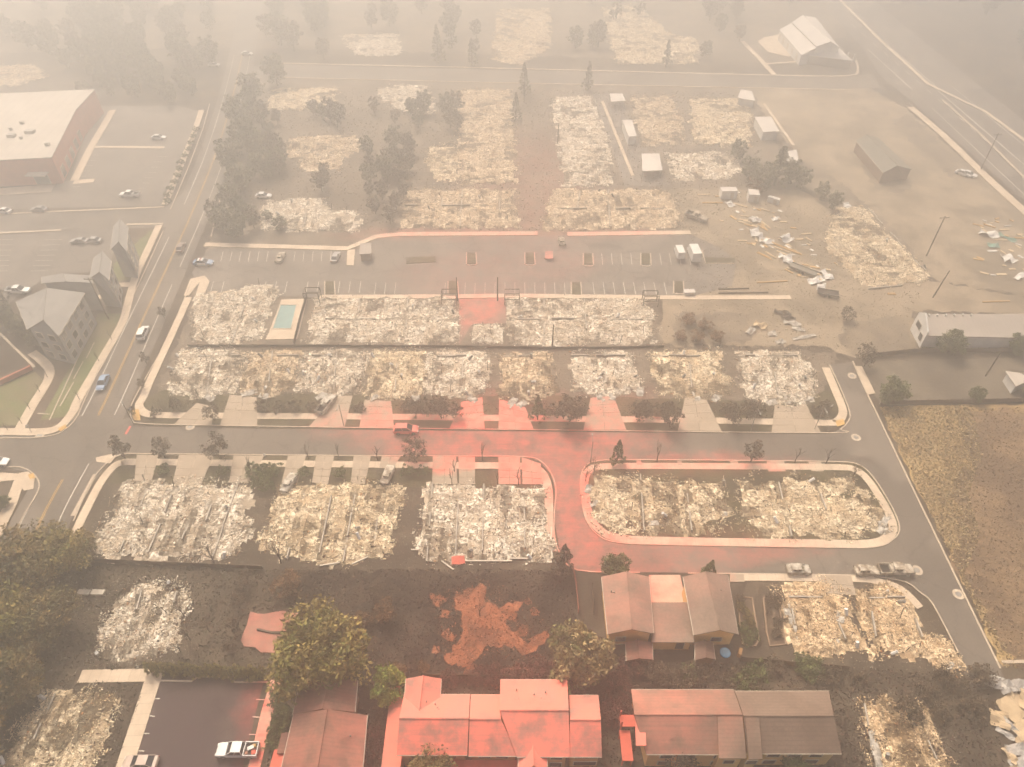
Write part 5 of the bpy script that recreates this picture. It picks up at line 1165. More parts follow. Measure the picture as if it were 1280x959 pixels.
# swimming pool
pd = sheet('pool_deck', [(352, 375), (384, 374), (378, 400), (372, 424), (332, 425), (336, 416), (344, 396)], .14, M['concrete'], thick=.14, kind=None); tag(pd, 'concrete deck round the turquoise swimming pool', 'pool deck')
wt = mat('pool_water', (.09, .215, .20), (.075, .18, .17), .4, rough=.12, spec=.5, fine=.05)
pl = empty('swimming_pool', P(357, 396)); tag(pl, 'turquoise rectangular swimming pool beside pale clubhouse rubble', 'pool')
q = [P(x, y, .15) for x, y in ((350.4, 381), (371, 381), (364, 411), (340.5, 411))]
mb = MB(); mb.slab([q[3], q[2], q[1], q[0]], .01); mb.build('water', wt, pl)
for i in range(4):
    a, b = q[i], q[(i + 1) % 4]; m_ = (a + b) / 2; d = b - a; mb = MB(); mb.box((m_.x, m_.y, .18), (d.length + .2, .3, .08), math.atan2(d.y, d.x)); mb.build('coping', M['kerb'], pl)
into(pl)
# ================================================================== VEHICLES
def paint(name, c, rough=.35): return mat(name, c, tuple(x * .92 for x in c), 1.0, rough=rough, spec=.5, fine=.03)
CP = {'white': paint('white_car_paint', (.72, .69, .64)), 'tan': paint('tan_car_paint', (.50, .38, .30)), 'blue': paint('blue_car_paint', (.16, .26, .40)), 'brown': paint('brown_car_paint', (.16, .10, .075)), 'grey': paint('grey_car_paint', (.30, .28, .26)),
      'coral': paint('coral_dusted_paint', (.78, .20, .15), .8), 'maroon': paint('dark_red_paint', (.12, .05, .045), .6), 'burnt': mat('burnt_car_metal', (.36, .30, .22), (.20, .145, .10), 1.2, fine=.3, c3=(.52, .45, .36), scale3=.8), 'ashy': mat('ashen_car_metal', (.55, .50, .42), (.30, .25, .19), 1.2, fine=.3)}
M['lamp'] = mat('lamp_lens', (.75, .72, .66), None, 1, rough=.15, spec=.5, fine=0); M['tail'] = mat('tail_lens', (.30, .03, .025), None, 1, rough=.2, fine=0); M['rim'] = mat('wheel_rim', (.38, .37, .35), None, 1, rough=.4, metal=.5, fine=.05)
SPEC = {  # stations (x, z low, z belt, half width); greenhouse base x0 x1, top x0 x1, z belt, z roof, half widths
    'sedan': ([(-2.38, .45, .72, .70), (-2.25, .30, .93, .84), (-1.2, .26, .99, .90), (.9, .26, .96, .91), (1.9, .28, .84, .88), (2.28, .34, .70, .80), (2.38, .44, .60, .70)], (-1.85, 1.15, -1.15, .25, .96, 1.46, .80, .62), (1.42, -1.45), .32),
    'suv': ([(-2.40, .48, .95, .76), (-2.30, .32, 1.06, .90), (-1.2, .30, 1.08, .94), (.9, .30, 1.06, .94), (1.9, .32, .98, .92), (2.28, .38, .82, .84), (2.40, .48, .68, .74)], (-2.22, 1.25, -1.95, .30, 1.06, 1.74, .84, .68), (1.48, -1.45), .36),
    'hatch': ([(-2.05, .45, .85, .72), (-1.95, .30, .98, .84), (-1.0, .27, 1.0, .87), (.8, .27, .97, .87), (1.7, .29, .86, .84), (2.0, .36, .70, .74)], (-1.9, 1.1, -1.5, .2, .98, 1.50, .78, .60), (1.25, -1.25), .31),
    'pickup': ([(-.95, .42, 1.14, .96), (.2, .42, 1.14, .97), (1.3, .42, 1.13, .97), (2.3, .44, 1.08, .95), (2.75, .48, .96, .90), (2.9, .52, .80, .84)], (-.92, 1.45, -.75, .62, 1.13, 1.86, .88, .72), (1.85, -1.75), .40)}
def make_car(kind, col, burnt=False):
    st, gh, axles, wr = SPEC[kind]; L0, L1 = st[0][0], st[-1][0]
    root = empty('parked_car'); cm = CP[col]
    V = []; F = []
    for (x, zl, zb, w_) in st: V += [(x, -w_ * .96, zl), (x, -w_, (zl + zb) / 2), (x, -w_ * .92, zb), (x, w_ * .92, zb), (x, w_, (zl + zb) / 2), (x, w_ * .96, zl)]
    for i in range(len(st) - 1):
        for k in range(6): F.append((6 * i + k, 6 * i + (k + 1) % 6, 6 * i + 6 + (k + 1) % 6, 6 * i + 6 + k))
    F += [tuple(range(5, -1, -1)), tuple(6 * (len(st) - 1) + k for k in range(6))]
    mb = MB(); mb.add(V, F); body = mb.build('body', cm, root)
    if kind == 'pickup':
        b0, b1, wd, zt, zf = -2.9, -1.0, .95, 1.12, .72
        bx = MB(); bx.box(((b0 + b1) / 2, 0, (zf + .45) / 2), (b1 - b0, wd * 1.9, zf - .45)); bed = bx.build('cargo_bed', cm, root)
        for nm, c_, d_ in (('bed_side', ((b0 + b1) / 2, wd - .05, .86), (b1 - b0, .1, .84)), ('bed_side', ((b0 + b1) / 2, -wd + .05, .86), (b1 - b0, .1, .84)), ('tailgate', (b0 + .05, 0, .86), (.1, wd * 1.78, .80)), ('bed_front', (b1 - .05, 0, .86), (.1, wd * 1.78, .78))):
            mb = MB(); mb.box(c_, d_); mb.build(nm, cm, bed)
        mb = MB(); mb.box(((b0 + b1) / 2, 0, zf + .01), (b1 - b0 - .2, wd * 1.7, .03)); mb.build('bed_liner', M['rubber'], bed)
        L0 = b0
    a0, a1, t0, t1, zb, zr, wb, wt_ = gh; zb -= .02
    B = [Vector(p) for p in ((a0, -wb, zb), (a1, -wb, zb), (a1, wb, zb), (a0, wb, zb))]; T = [Vector(p) for p in ((t0, -wt_, zr), (t1, -wt_, zr), (t1, wt_, zr), (t0, wt_, zr))]
    up = Vector((0, 0, .05))
    mb = MB(); mb.slab([T[0] + up, T[1] + up, T[2] + up, T[3] + up], .09); mb.build('roof', cm, root)
    if not burnt:
        for nm, i, j in (('side_window', 0, 1), ('windscreen', 1, 2), ('side_window', 2, 3), ('rear_window', 3, 0)):
            mb = MB(); n_ = ((B[j] - B[i]).cross(T[i] - B[i])).normalized() * -.05
            mb.add([B[i], B[j], T[j], T[i], B[i] + n_, B[j] + n_, T[j] + n_, T[i] + n_], [(0, 1, 2, 3), (7, 6, 5, 4), (0, 4, 5, 1), (1, 5, 6, 2), (2, 6, 7, 3), (3, 7, 4, 0)]); mb.build(nm, M['glass'], root)
    for i in range(4):
        mb = MB(); mb.tube(B[i], T[i], .06, .05, 5); mb.build('pillar', cm, root)
    mid = [((B[0] + B[1]) / 2, (T[0] + T[1]) / 2), ((B[3] + B[2]) / 2, (T[3] + T[2]) / 2)]
    for p, q_ in mid:
        mb = MB(); mb.tube(p, q_, .05, .05, 4); mb.build('pillar', cm, root)
    if burnt:
        for sx_ in (-.5, .45):
            mb = MB(); mb.box((a0 + (a1 - a0) * (.35 if sx_ < 0 else .62), 0, zb + .05), (.35, 1.2, .5)); mb.build('seat_frame', M['char'], root)
    for ax in axles:
        for sy in (-1, 1):
            w0 = .90 if kind != 'pickup' else .95
            r = wr if not burnt else wr * .66
            mb = MB(); mb.tube((ax, sy * (w0 - .16), r), (ax, sy * (w0 + .04), r), r, r, 14)
            wl_ = mb.build('wheel', M['rubber'] if not burnt else CP['burnt'], root)
            mb = MB(); mb.tube((ax, sy * (w0 + .03), r), (ax, sy * (w0 + .055), r), r * .6, r * .55, 10); mb.build('rim', M['rim'], wl_)
    for sy in (-1, 1):
        zt_ = st[-2][2] - .10; mb = MB(); mb.box((L1 - .05, sy * st[-2][3] * .72, zt_), (.14, .34, .15)); mb.build('headlight', M['lamp'] if not burnt else M['char'], root)
        mb = MB(); mb.box((L0 + .01, sy * .72, .82), (.10, .22, .22)); mb.build('tail_light', M['tail'] if not burnt else M['char'], root)
    mb = MB(); mb.box((L1 - .02, 0, .46), (.16, 1.45, .16)); mb.build('bumper', M['rubber'] if not burnt else cm, root)
    return root
PROTO = {}
def car(kind, col, px, py, head, label, cat='car', burnt=False, name='parked_car', group=None, s=1.0, toward=None):
    key = (kind, col, burnt); p = P(px, py)
    if key in PROTO: o = copy_tree(PROTO[key])
    else: o = PROTO[key] = make_car(kind, col, burnt)
    o.name = name; o.location = p
    if toward is not None:
        q_ = P(*toward); head = math.degrees(math.atan2(q_.y - p.y, q_.x - p.x))
    o.rotation_euler = (0, 0, R(head)); o.location.z = .045; o.scale = (s, s, s)
    for k in ('group',):
        if k in o: del o[k]
    tag(o, label, cat, group); return o
car('pickup', 'white', 299, 940, 180, 'white pickup with a loaded bed parked in the near car park', 'pickup', name='pickup_truck')
car('sedan', 'tan', 178, 955, 180, 'pinkish tan sedan parked at the edge of the near car park')
car('suv', 'coral', 508, 540, 1, 'minivan dusted coral by retardant, parked at the kerb', 'van', name='parked_van', s=1.04)
for k, (c_, d_) in enumerate([((-2.4, .4, .95), (.6, .5, .4)), ((-1.8, -.2, .92), (.9, .5, .35)), ((-2.2, -.5, .9), (.5, .4, .3)), ((-1.4, .5, .93), (.4, .4, .36))]):
    p = P(299, 940); mb = MB(); mb.box((0, 0, 0), d_, random.uniform(-.4, .4)); o = mb.build('cargo_box', [M['red_paint'], M['white'], M['tactile'], M['wall_tan']][k], None); o.location = (p.x - c_[0], p.y - c_[1], c_[2] + .045)
    tag(o, ['red box in the bed of the white pickup', 'white crate in the bed of the white pickup', 'yellow box in the bed of the white pickup', 'brown box in the bed of the white pickup'][k], 'box')
car('hatch', 'ashy', 997, 714.5, 0, 'ash-grey burnt hatchback at the kerb by rusty rubble', burnt=True, name='burnt_car')
car('hatch', 'burnt', 1082, 716, 0, 'pale tan burnt car at the kerb behind the burnt pickup', burnt=True, name='burnt_car')
car('pickup', 'burnt', 1118, 715, 0, 'burnt pickup at the kerb beside a manhole cover', 'pickup', burnt=True, name='burnt_pickup')
car('sedan', 'burnt', 485, 596, 80, 'burnt car on the driveway beside the soot-black alley', burnt=True, name='burnt_car')
car('sedan', 'ashy', 362, 606, 78, 'burnt car at the edge of the second terrace rubble', burnt=True, name='burnt_car')
car('pickup', 'ashy', 409, 508, 68, 'burnt pickup on a driveway north of the street', 'pickup', burnt=True, name='burnt_pickup')
car('sedan', 'blue', 130, 481, 0, 'light blue car driving along the main road', toward=(112, 520), name='moving_car')
car('suv', 'white', 180, 419, 0, 'white car on the main road beside the centre line', toward=(190, 397), name='moving_car')
pc = car('sedan', 'blue', 255, 331, 0, 'blue and white patrol car at the car park entrance', name='patrol_car', s=1.08)
for nm, c_, d_, m_ in (('white_door', (-.2, 0, .72), (2.0, 1.90, .46), 'white'), ('roof_panel', (-.45, 0, 1.53), (1.3, 1.2, .05), 'white'), ('light_bar', (-.4, 0, 1.62), (.28, 1.1, .12), 'tail')):
    mb = MB(); mb.box(c_, d_); mb.build(nm, M[m_], pc)
car('sedan', 'brown', 227, 312, 0, 'small dark car driving away on the main road', toward=(236, 290), name='moving_car')
car('sedan', 'grey', 420, 324, 88, 'grey car in a bay near the tan hut')
car('sedan', 'burnt', 351, 324, 88, 'burnt shell in a bay of the middle car park', burnt=True, name='burnt_car')
car('pickup', 'white', 163, 246, 180, 'white pickup parked in the store car park', 'pickup', name='pickup_truck')
car('sedan', 'white', 199, 174, 0, 'white car parked near the store car park entrance')
car('sedan', 'grey', 50, 264, 178, 'dark car with a pale bonnet in front of the brick store')
car('sedan', 'white', 6, 266, 170, 'white car parked in front of the brick store')
car('pickup', 'white', 24, 366, 0, 'white pickup parked behind the grey apartments', 'pickup', name='pickup_truck')
car('sedan', 'white', -3, 580, 0, 'white car waiting in the side street by the main road')
car('sedan', 'grey', 4, 752, 62, 'grey car under the olive grove')
car('sedan', 'white', 330, 247, 0, 'small white car beside the broad pale rubble field')
car('pickup', 'burnt', 870, 274, -38, 'dark burnt truck in the dirt yard', 'pickup', burnt=True, name='burnt_pickup', s=1.15)
car('hatch', 'burnt', 702, 304, 92, 'burnt shell beside the gap in the car park walk', burnt=True, name='burnt_car')
car('sedan', 'white', 1203, 219, -44, 'white car parked beside the highway pavement', group='white cars by the highway pavement')
car('sedan', 'white', 1210, 220, -44, 'white car parked beside the highway pavement', group='white cars by the highway pavement')
car('sedan', 'white', 268, 83, 0, 'white car far up the main road, nearly lost in smoke', name='moving_car')
car('sedan', 'white', 309, 69, 0, 'white car at the hazy far junction', name='moving_car')
for i, (x, y) in enumerate([(100, 304), (117, 303)]):
    car('sedan', 'grey', x, y, 180, 'grey car parked behind the hazy apartments', group='cars behind the apartments')
def box_truck(px, py, head, label):
    r_ = empty('box_truck', P(px, py), R(head)); tag(r_, label, 'truck'); r_.location.z = .03
    mb = MB(); mb.box((-.8, 0, 2.0), (4.6, 2.3, 2.5)); mb.build('cargo_box', M['white'], r_)
    mb = MB(); mb.box((-.8, 0, .62), (4.9, 1.9, .22)); mb.build('chassis', M['steel'], r_)
    mb = MB(); mb.prism([(1.55, -1.0), (2.9, -1.0), (2.9, 1.0), (1.55, 1.0)], .5, 1.35); mb.add([(1.6, -.95, 1.35), (2.7, -.95, 1.35), (2.7, .95, 1.35), (1.6, .95, 1.35), (1.6, -.85, 2.05), (2.3, -.85, 2.05), (2.3, .85, 2.05), (1.6, .85, 2.05)], [(0, 1, 5, 4), (1, 2, 6, 5), (2, 3, 7, 6), (3, 0, 4, 7), (4, 5, 6, 7)]); mb.build('cab', CP['white'], r_)
    mb = MB(); mb.add([(2.72, -.8, 1.38), (2.72, .8, 1.38), (2.34, .75, 2.0), (2.34, -.75, 2.0)], [(0, 1, 2, 3)]); mb.build('windscreen', M['glass'], r_)
    for ax in (2.2, -2.2):
        for sy in (-1, 1):
            mb = MB(); mb.tube((ax, sy * .75, .42), (ax, sy * 1.0, .42), .42, .42, 12); w2 = mb.build('wheel', M['rubber'], r_)
            mb = MB(); mb.tube((ax, sy * .99, .42), (ax, sy * 1.02, .42), .24, .22, 10); mb.build('rim', M['rim'], w2)
    return r_
box_truck(866, 322, 93, 'white box truck parked in a bay at the end of the car park')
box_truck(848, 320, 93, 'smaller white box truck parked beside the white box truck').scale = (.8, .8, .8)
def flatbed(px, py, head, label, m, L=6.0, load=0):
    r_ = empty('trailer', P(px, py), R(head)); tag(r_, label, 'trailer')
    mb = MB(); mb.box((0, 0, .75), (L, 2.2, .18)); mb.build('deck', m, r_)
    for sy in (-1, 1):
        mb = MB(); mb.box((0, sy * 1.1, .95), (L, .07, .3)); mb.build('side_rail', M['steel'], r_)
        for ax in (-.5, .4):
            mb = MB(); mb.tube((ax, sy * .9, .35), (ax, sy * 1.12, .35), .35, .35, 10); mb.build('wheel', M['rubber'], r_)
    mb = MB(); mb.tube((L / 2, 0, .7), (L / 2 + 1.2, 0, .5), .06, .05, 5); mb.build('tow_bar', M['steel'], r_)
    return r_
flatbed(1003, 340, -40, 'brown flat trailer between lumber and white debris in the dirt yard', M['shed_roof'], 7)
flatbed(1034, 369, -18, 'dark flat trailer at the end of the debris line', M['char'], 5)
flatbed(686, 322, 88, 'pink-stained trailer in the middle car park', M['roof_pink'], 3.5)
# ================================================================== SMALL THINGS
def pole(px, py, h, label, arms=1, lean=0.0, m='wood_pole', group=None, name='utility_pole'):
    r_ = empty(name, P(px, py), random.uniform(-.2, .2)); tag(r_, label, 'pole', group)
    mb = MB(); mb.tube((0, 0, 0), (lean, 0, h), .19, .12, 8); mb.build('post', M[m], r_)
    for k in range(arms):
        mb = MB(); mb.box((lean, 0, h - .5 - k * 1.0), (2.6, .14, .16)); ar = mb.build('cross_arm', M[m], r_)
        for x in (-1.1, -.4, .4, 1.1):
            mb = MB(); mb.tube((lean + x, 0, h - .42 - k), (lean + x, 0, h - .18 - k), .06, .05, 5); mb.build('insulator', M['steel'], ar)
    return r_
pole(1158, 320, 12, 'utility pole beside the burnt workshop slab'); pole(1226, 212, 12, 'utility pole on the highway pavement'); pole(136, 399, 12, 'utility pole between the path and the main road')
pole(1166, 372, 8, 'leaning pole near the white warehouse', 0, .8); pole(1270, 425, 10, 'pole standing behind the warehouse', 1)
for x, y, lb in ((1232, 470, 'pole at the gravel yard near the shed'), (655, 128, 'burnt pole by the far conifers'), (697, 180, 'burnt pole on the reddish bare ground'), (622, 376, 'charred pole at the courtyard corner by the car park'), (572, 376, 'charred pole at the courtyard corner by the long block'), (690, 436, 'charred pole between the two rows of rubble')):
    pole(x, y, 7, lb, 0, .1, 'char')
def lamp(px, py, rz, label, group='street lamps on the street'):
    r_ = empty('street_lamp', P(px, py), R(rz)); tag(r_, label, 'street lamp', group)
    mb = MB(); mb.tube((0, 0, 0), (0, 0, 6.5), .09, .06, 8); mb.build('post', M['steel'], r_)
    mb = MB(); mb.tube((0, 0, 6.4), (1.4, 0, 6.7), .05, .04, 6); mb.build('arm', M['steel'], r_)
    mb = MB(); mb.box((1.6, 0, 6.68), (.6, .25, .12)); mb.build('lamp_head', M['steel'], r_)
for x, y, rz in ((167, 529, -60), (430, 533, -90), (1018, 537, -90), (938, 539, -90), (738, 580, 90)):
    lamp(x, y, rz, 'thin steel street lamp at the kerb of the middle street')
def hydrant(px, py, label):
    r_ = empty('fire_hydrant', P(px, py)); tag(r_, label, 'hydrant'); m = M['white']
    mb = MB(); mb.tube((0, 0, .1), (0, 0, .75), .16, .15, 10); mb.build('barrel', m, r_); mb = MB(); mb.tube((0, 0, .75), (0, 0, .95), .19, .06, 10); mb.build('bonnet', m, r_)
    for s in (-1, 1): mb = MB(); mb.tube((s * .12, 0, .55), (s * .28, 0, .55), .08, .08, 8); mb.build('nozzle', m, r_)
hydrant(331, 571, 'white fire hydrant on the south verge'); hydrant(1108, 741, 'white fire hydrant at the corner of the rusty rubble lot')
def manhole(px, py, label):
    r_ = empty('manhole_cover', P(px, py)); r_.location.z = .026; tag(r_, label, 'manhole')
    mb = MB(); n = 20; vs = [(math.cos(a) * r, math.sin(a) * r, z) for r, z in ((.95, .012), (.95, 0), (.5, .012), (.5, 0)) for a in [k * 6.2832 / n for k in range(n)]]
    mb.add(vs, [(k, (k + 1) % n, 2 * n + (k + 1) % n, 2 * n + k) for k in range(n)] + [(k, n + k, n + (k + 1) % n, (k + 1) % n) for k in range(n)]); mb.build('collar', M['kerb'], r_)
    mb = MB(); mb.tube((0, 0, 0), (0, 0, .01), .48, .48, 18); mb.build('lid', M['steel'], r_)
manhole(1070, 547, 'manhole in a pale concrete ring on the east road bend'); manhole(1146, 713, 'manhole in a pale ring beside the burnt pickup'); manhole(1198, 743, 'manhole in a pale ring at the kerb by the dry field'); manhole(238, 533.5, 'manhole in a pale ring before the corner driveway'); manhole(1065, 470, 'manhole in a pale ring near the top of the east road')
def sign(px, py, label):
    r_ = empty('street_sign', P(px, py)); tag(r_, label, 'sign')
    mb = MB(); mb.tube((0, 0, 0), (0, 0, 2.4), .04, .04, 6); mb.build('post', M['steel'], r_); mb = MB(); mb.box((0, -.05, 2.1), (.6, .03, .6), R(20)); mb.build('plate', M['white'], r_)
sign(167, 520, 'small street sign at the corner kerb ramp'); sign(40, 541, 'small sign on the pavement by the green lawn'); sign(1036, 516, 'small sign on the lawn at the east corner')
st_ = empty('storm_grate', P(50, 545)); tag(st_, 'pale storm drain box in the verge by the green lawn', 'drain')
mb = MB(); mb.box((0, 0, .09), (1.6, .9, .16)); mb.build('frame', M['kerb'], st_); mb = MB(); mb.box((0, 0, .175), (1.1, .5, .03)); mb.build('grate', M['steel'], st_)
# red flagging on the road at the corner
fl = strip('retardant_streak', [(163, 533), (157, 543)], .5, .05, mat('red_streak', (.70, .17, .13), None, 1), thick=.01, kind=None); tag(fl, 'short red streak on the road at the kerb ramp', 'stain')
# concrete wheel stops / pale slabs
for i, (x0, x1) in enumerate(((98, 113), (115, 131))):
    o = strip('concrete_block', [(x0, 741), (x1, 741.5)], .9, .35, M['trim'], thick=.35, kind=None); tag(o, 'pale concrete block on bare ground by the olive grove', 'block', 'two pale blocks by the grove')
# garden beds
for i, q_ in enumerate([[(921, 746), (940, 748), (948, 800), (944, 808), (928, 806)], [(954, 748), (972, 750), (982, 806), (962, 808), (958, 790)]]):
    sheet('garden_bed', q_, .03, M['mulch'], jag=.1)
    o = strip('bed_edging', q_ + [q_[0]], .25, .25, mat('bed_edging_%d' % i, (.30, .20, .13), None, 1), thick=.25, kind=None); tag(o, ('edging round the garden bed nearest the yellow-gabled house', 'edging round the garden bed beside the rusty rubble')[i], 'edging')
o = strip('garden_post', [(923, 822), (924.5, 814)], .5, 1.1, mat('orange_board', (.50, .27, .11), None, 1), thick=1.1, kind=None); tag(o, 'short orange fence board beside the house with yellow gables', 'fence')
tp = empty('blue_paddling_pool', P(906, 817)); tag(tp, 'small bright blue tub behind the house with yellow gables', 'tub'); mb = MB(); mb.tube((0, 0, 0), (0, 0, .35), .75, .85, 14); mb.build('tub', mat('blue_plastic', (.16, .42, .62), None, 1, fine=.05), tp); mb = MB(); mb.tube((0, 0, .34), (0, 0, .37), .7, .7, 14); mb.build('water', mat('tub_water', (.35, .60, .75), None, 1, rough=.1), tp)
o = empty('red_canopy', P(573, 702)); tag(o, 'small red tarp at the front of the terrace rubble', 'tarp'); mb = MB(); mb.add([(-1.1, -.7, .3), (.2, -.9, .5), (1.2, -.5, .25), (1.0, .8, .6), (-.1, .6, .9), (-1.2, .7, .4)], [(0, 1, 4, 5), (1, 2, 3, 4)]); mb.build('sheet', M['red_paint'], o)
# fences
def fence(line, h, m, label, gap=2.4, name='fence', world=False):
    L = [Vector((p.x, p.y)) for p in PP(line)]; r_ = empty(name, (L[0].x, L[0].y, 0)); tag(r_, label, 'fence'); o0 = L[0]
    for i in range(len(L) - 1):
        a, b = L[i] - o0, L[i + 1] - o0; n = max(1, int((b - a).length / gap)); rz = math.atan2((b - a).y, (b - a).x)
        for k in range(n):
            p, q_ = a.lerp(b, k / n), a.lerp(b, (k + 1) / n); c = (p + q_) / 2
            mb = MB(); mb.box((c.x, c.y, h / 2), ((q_ - p).length - .14, .05, h - .1), rz); mb.build('panel', m, r_)
            mb = MB(); mb.box((p.x, p.y, h / 2 + .05), (.12, .12, h + .1), rz); mb.build('post', m, r_)
FW = mat('weathered_fence', (.15, .10, .068), (.115, .08, .055), 1.2, fine=.2); FR = mat('reddish_fence', (.34, .15, .095), (.27, .12, .08), 1, fine=.15, stain=.4)
fence([(716, 712), (720, 735), (723, 768)], 1.7, FR, 'reddish board fence beside the charred field and the tall scorched tree')
fence([(740, 735), (742, 770)], 1.6, FW, 'brown board fence beside the paired house')
fence([(925, 826), (990, 832), (1060, 838)], 1.4, FW, 'brown board fence behind the garden beds')
fence([(118, 703), (330, 712)], 1.2, FW, 'low dark fence behind the terrace rubble by the main road')
fence([(535, 848), (700, 850)], 1.5, FW, 'dark board fence between the charred field and the coral-stained block')
fence([(384, 373), (376, 400), (368, 432)], 1.4, M['char'], 'charred fence between the pool deck and the long block rubble')
fence([(1100, 506), (1300, 502)], 1.2, FW, 'dark fence along the top of the dry field')
fence([(1076, 448), (1140, 441), (1300, 440)], 1.3, FW, 'dark fence in front of the warehouse')
fence([(236, 434), (384, 434), (570, 435), (720, 437), (830, 435)], .8, M['char'], 'charred low fence line between the two rows of rubble')
# charred stair frames standing by the car park
def stair_frame(px, py, label):
    r_ = empty('charred_frame', P(px, py)); tag(r_, label, 'frame', 'charred stair frames')
    for x, y in ((-1.8, -1.2), (1.8, -1.2), (-1.8, 1.2), (1.8, 1.2)):
        mb = MB(); mb.box((x, y, 1.6), (.12, .12, 3.2)); mb.build('post', M['char'], r_)
    for z in (1.7, 3.1):
        for y in (-1.2, 1.2): mb = MB(); mb.box((0, y, z), (3.7, .12, .14)); mb.build('beam', M['char'], r_)
        for x in (-1.8, 1.8): mb = MB(); mb.box((x, 0, z), (.12, 2.4, .14)); mb.build('beam', M['char'], r_)
for x, y in ((562, 378), (640, 378), (812, 380), (392, 376)): stair_frame(x, y, 'charred open stair frame at the edge of the middle car park')
# crumpled metal sheets in front of the northern houses
SHM = mat('crumpled_sheet', (.46, .42, .36), (.27, .235, .19), .8, rough=.6, fine=.2)
def crumpled(name, px, py, L, Wd, h, label, cat, m, group=None, seed=0, rz=None):
    rg = random.Random(seed); r_ = empty(name, P(px, py), rg.uniform(0, 3.1) if rz is None else R(rz)); tag(r_, label, cat, group)
    nx, ny = 7, 4; vs = []
    for i in range(nx + 1):
        for j in range(ny + 1):
            x, y = (i / nx - .5) * L, (j / ny - .5) * Wd
            vs.append((x + rg.uniform(-.15, .15) * L / nx, y + rg.uniform(-.15, .15) * Wd / ny, max(.03, h * (.45 + .55 * math.sin(i * 1.1 + seed) * math.cos(j * .9 + seed)) + rg.uniform(-.12, .12) * h)))
    fs = [(i * (ny + 1) + j, (i + 1) * (ny + 1) + j, (i + 1) * (ny + 1) + j + 1, i * (ny + 1) + j + 1) for i in range(nx) for j in range(ny)]
    mb = MB(); mb.add(vs, fs); o = mb.build('sheet', m, r_); sol = o.modifiers.new('thickness', 'SOLIDIFY'); sol.thickness = .05
    return r_
for i, (x, y, L) in enumerate([(262, 498, 3.5), (312, 492, 4.5), (330, 496, 3), (402, 496, 3.5), (470, 496, 4.5), (520, 498, 3.5), (590, 500, 3.2), (640, 504, 4.2), (652, 506, 3.2), (765, 496, 3.0), (750, 498, 3.5), (800, 490, 3.5), (870, 496, 4), (895, 498, 3.2), (965, 504, 3), (1010, 500, 3.2), (985, 500, 3.5)]):
    crumpled('crumpled_garage_door', x, y, L * .75, 1.5, .4, 'crumpled pale garage-door sheet at the foot of the house rubble', 'sheet', SHM, 'crumpled garage doors north of the street', i)
for i, (x, y, L, rz) in enumerate([(1100, 660, 4, 60), (1106, 652, 4, 50), (1108, 664, 3, 20), (735, 612, 3, 70), (745, 630, 3.4, 20), (820, 655, 4, 0), (905, 640, 3, 80), (990, 780, 4, 80), (984, 765, 4, 85), (1045, 800, 4, 60), (1050, 770, 3.6, 70), (1190, 832, 3.4, 10), (1178, 820, 3, 60), (1092, 930, 5, 80), (1098, 955, 5, 80)]):
    crumpled('crumpled_roof_sheet', x, y, L * .7, 1.1, .4, 'crumpled pale roofing sheet at the edge of burnt rubble', 'sheet', SHM, 'crumpled roofing at rubble edges', i + 40, rz)
# torn trailer debris at the bottom right corner
TAN_ = mat('tan_panel', (.52, .385, .235), (.46, .34, .21), .6, fine=.08); GRYP = mat('grey_panel', (.42, .39, .35), (.34, .31, .28), .6, fine=.12)
for i, (x, y, L, Wd, h, m, rz) in enumerate([(1244, 854, 3.4, 2.0, .8, GRYP, -20), (1258, 860, 2.4, 1.8, .9, GRYP, 10), (1272, 858, 3.0, 1.8, .7, GRYP, 5), (1268, 884, 4.2, 3.4, .5, TAN_, 25), (1286, 878, 3.6, 2.6, .6, TAN_, 60), (1248, 900, 2.6, 2.4, .7, TAN_, 70), (1262, 908, 2.8, .9, .6, GRYP, -60), (1256, 918, 2.4, .8, .5, GRYP, -40), (1280, 912, 3.6, 2.2, .5, TAN_, 20), (1284, 926, 3.2, 2.4, .5, TAN_, 35), (1272, 938, 3.6, 1.6, .7, GRYP, 5), (1262, 946, 2.4, 1.0, .6, TAN_, -70), (1280, 956, 4.0, 2.0, .6, GRYP, 15), (1262, 972, 4.0, 2.0, .6, TAN_, 20)]):
    crumpled('torn_panel', x, y, L, Wd, h, ['torn grey siding panel in the wreck heap by the dry field', 'torn tan wall panel in the wreck heap by the dry field'][m is TAN_], 'panel', m, 'torn panels in the wreck heap: ' + ('tan' if m is TAN_ else 'grey'), i + 80, rz)
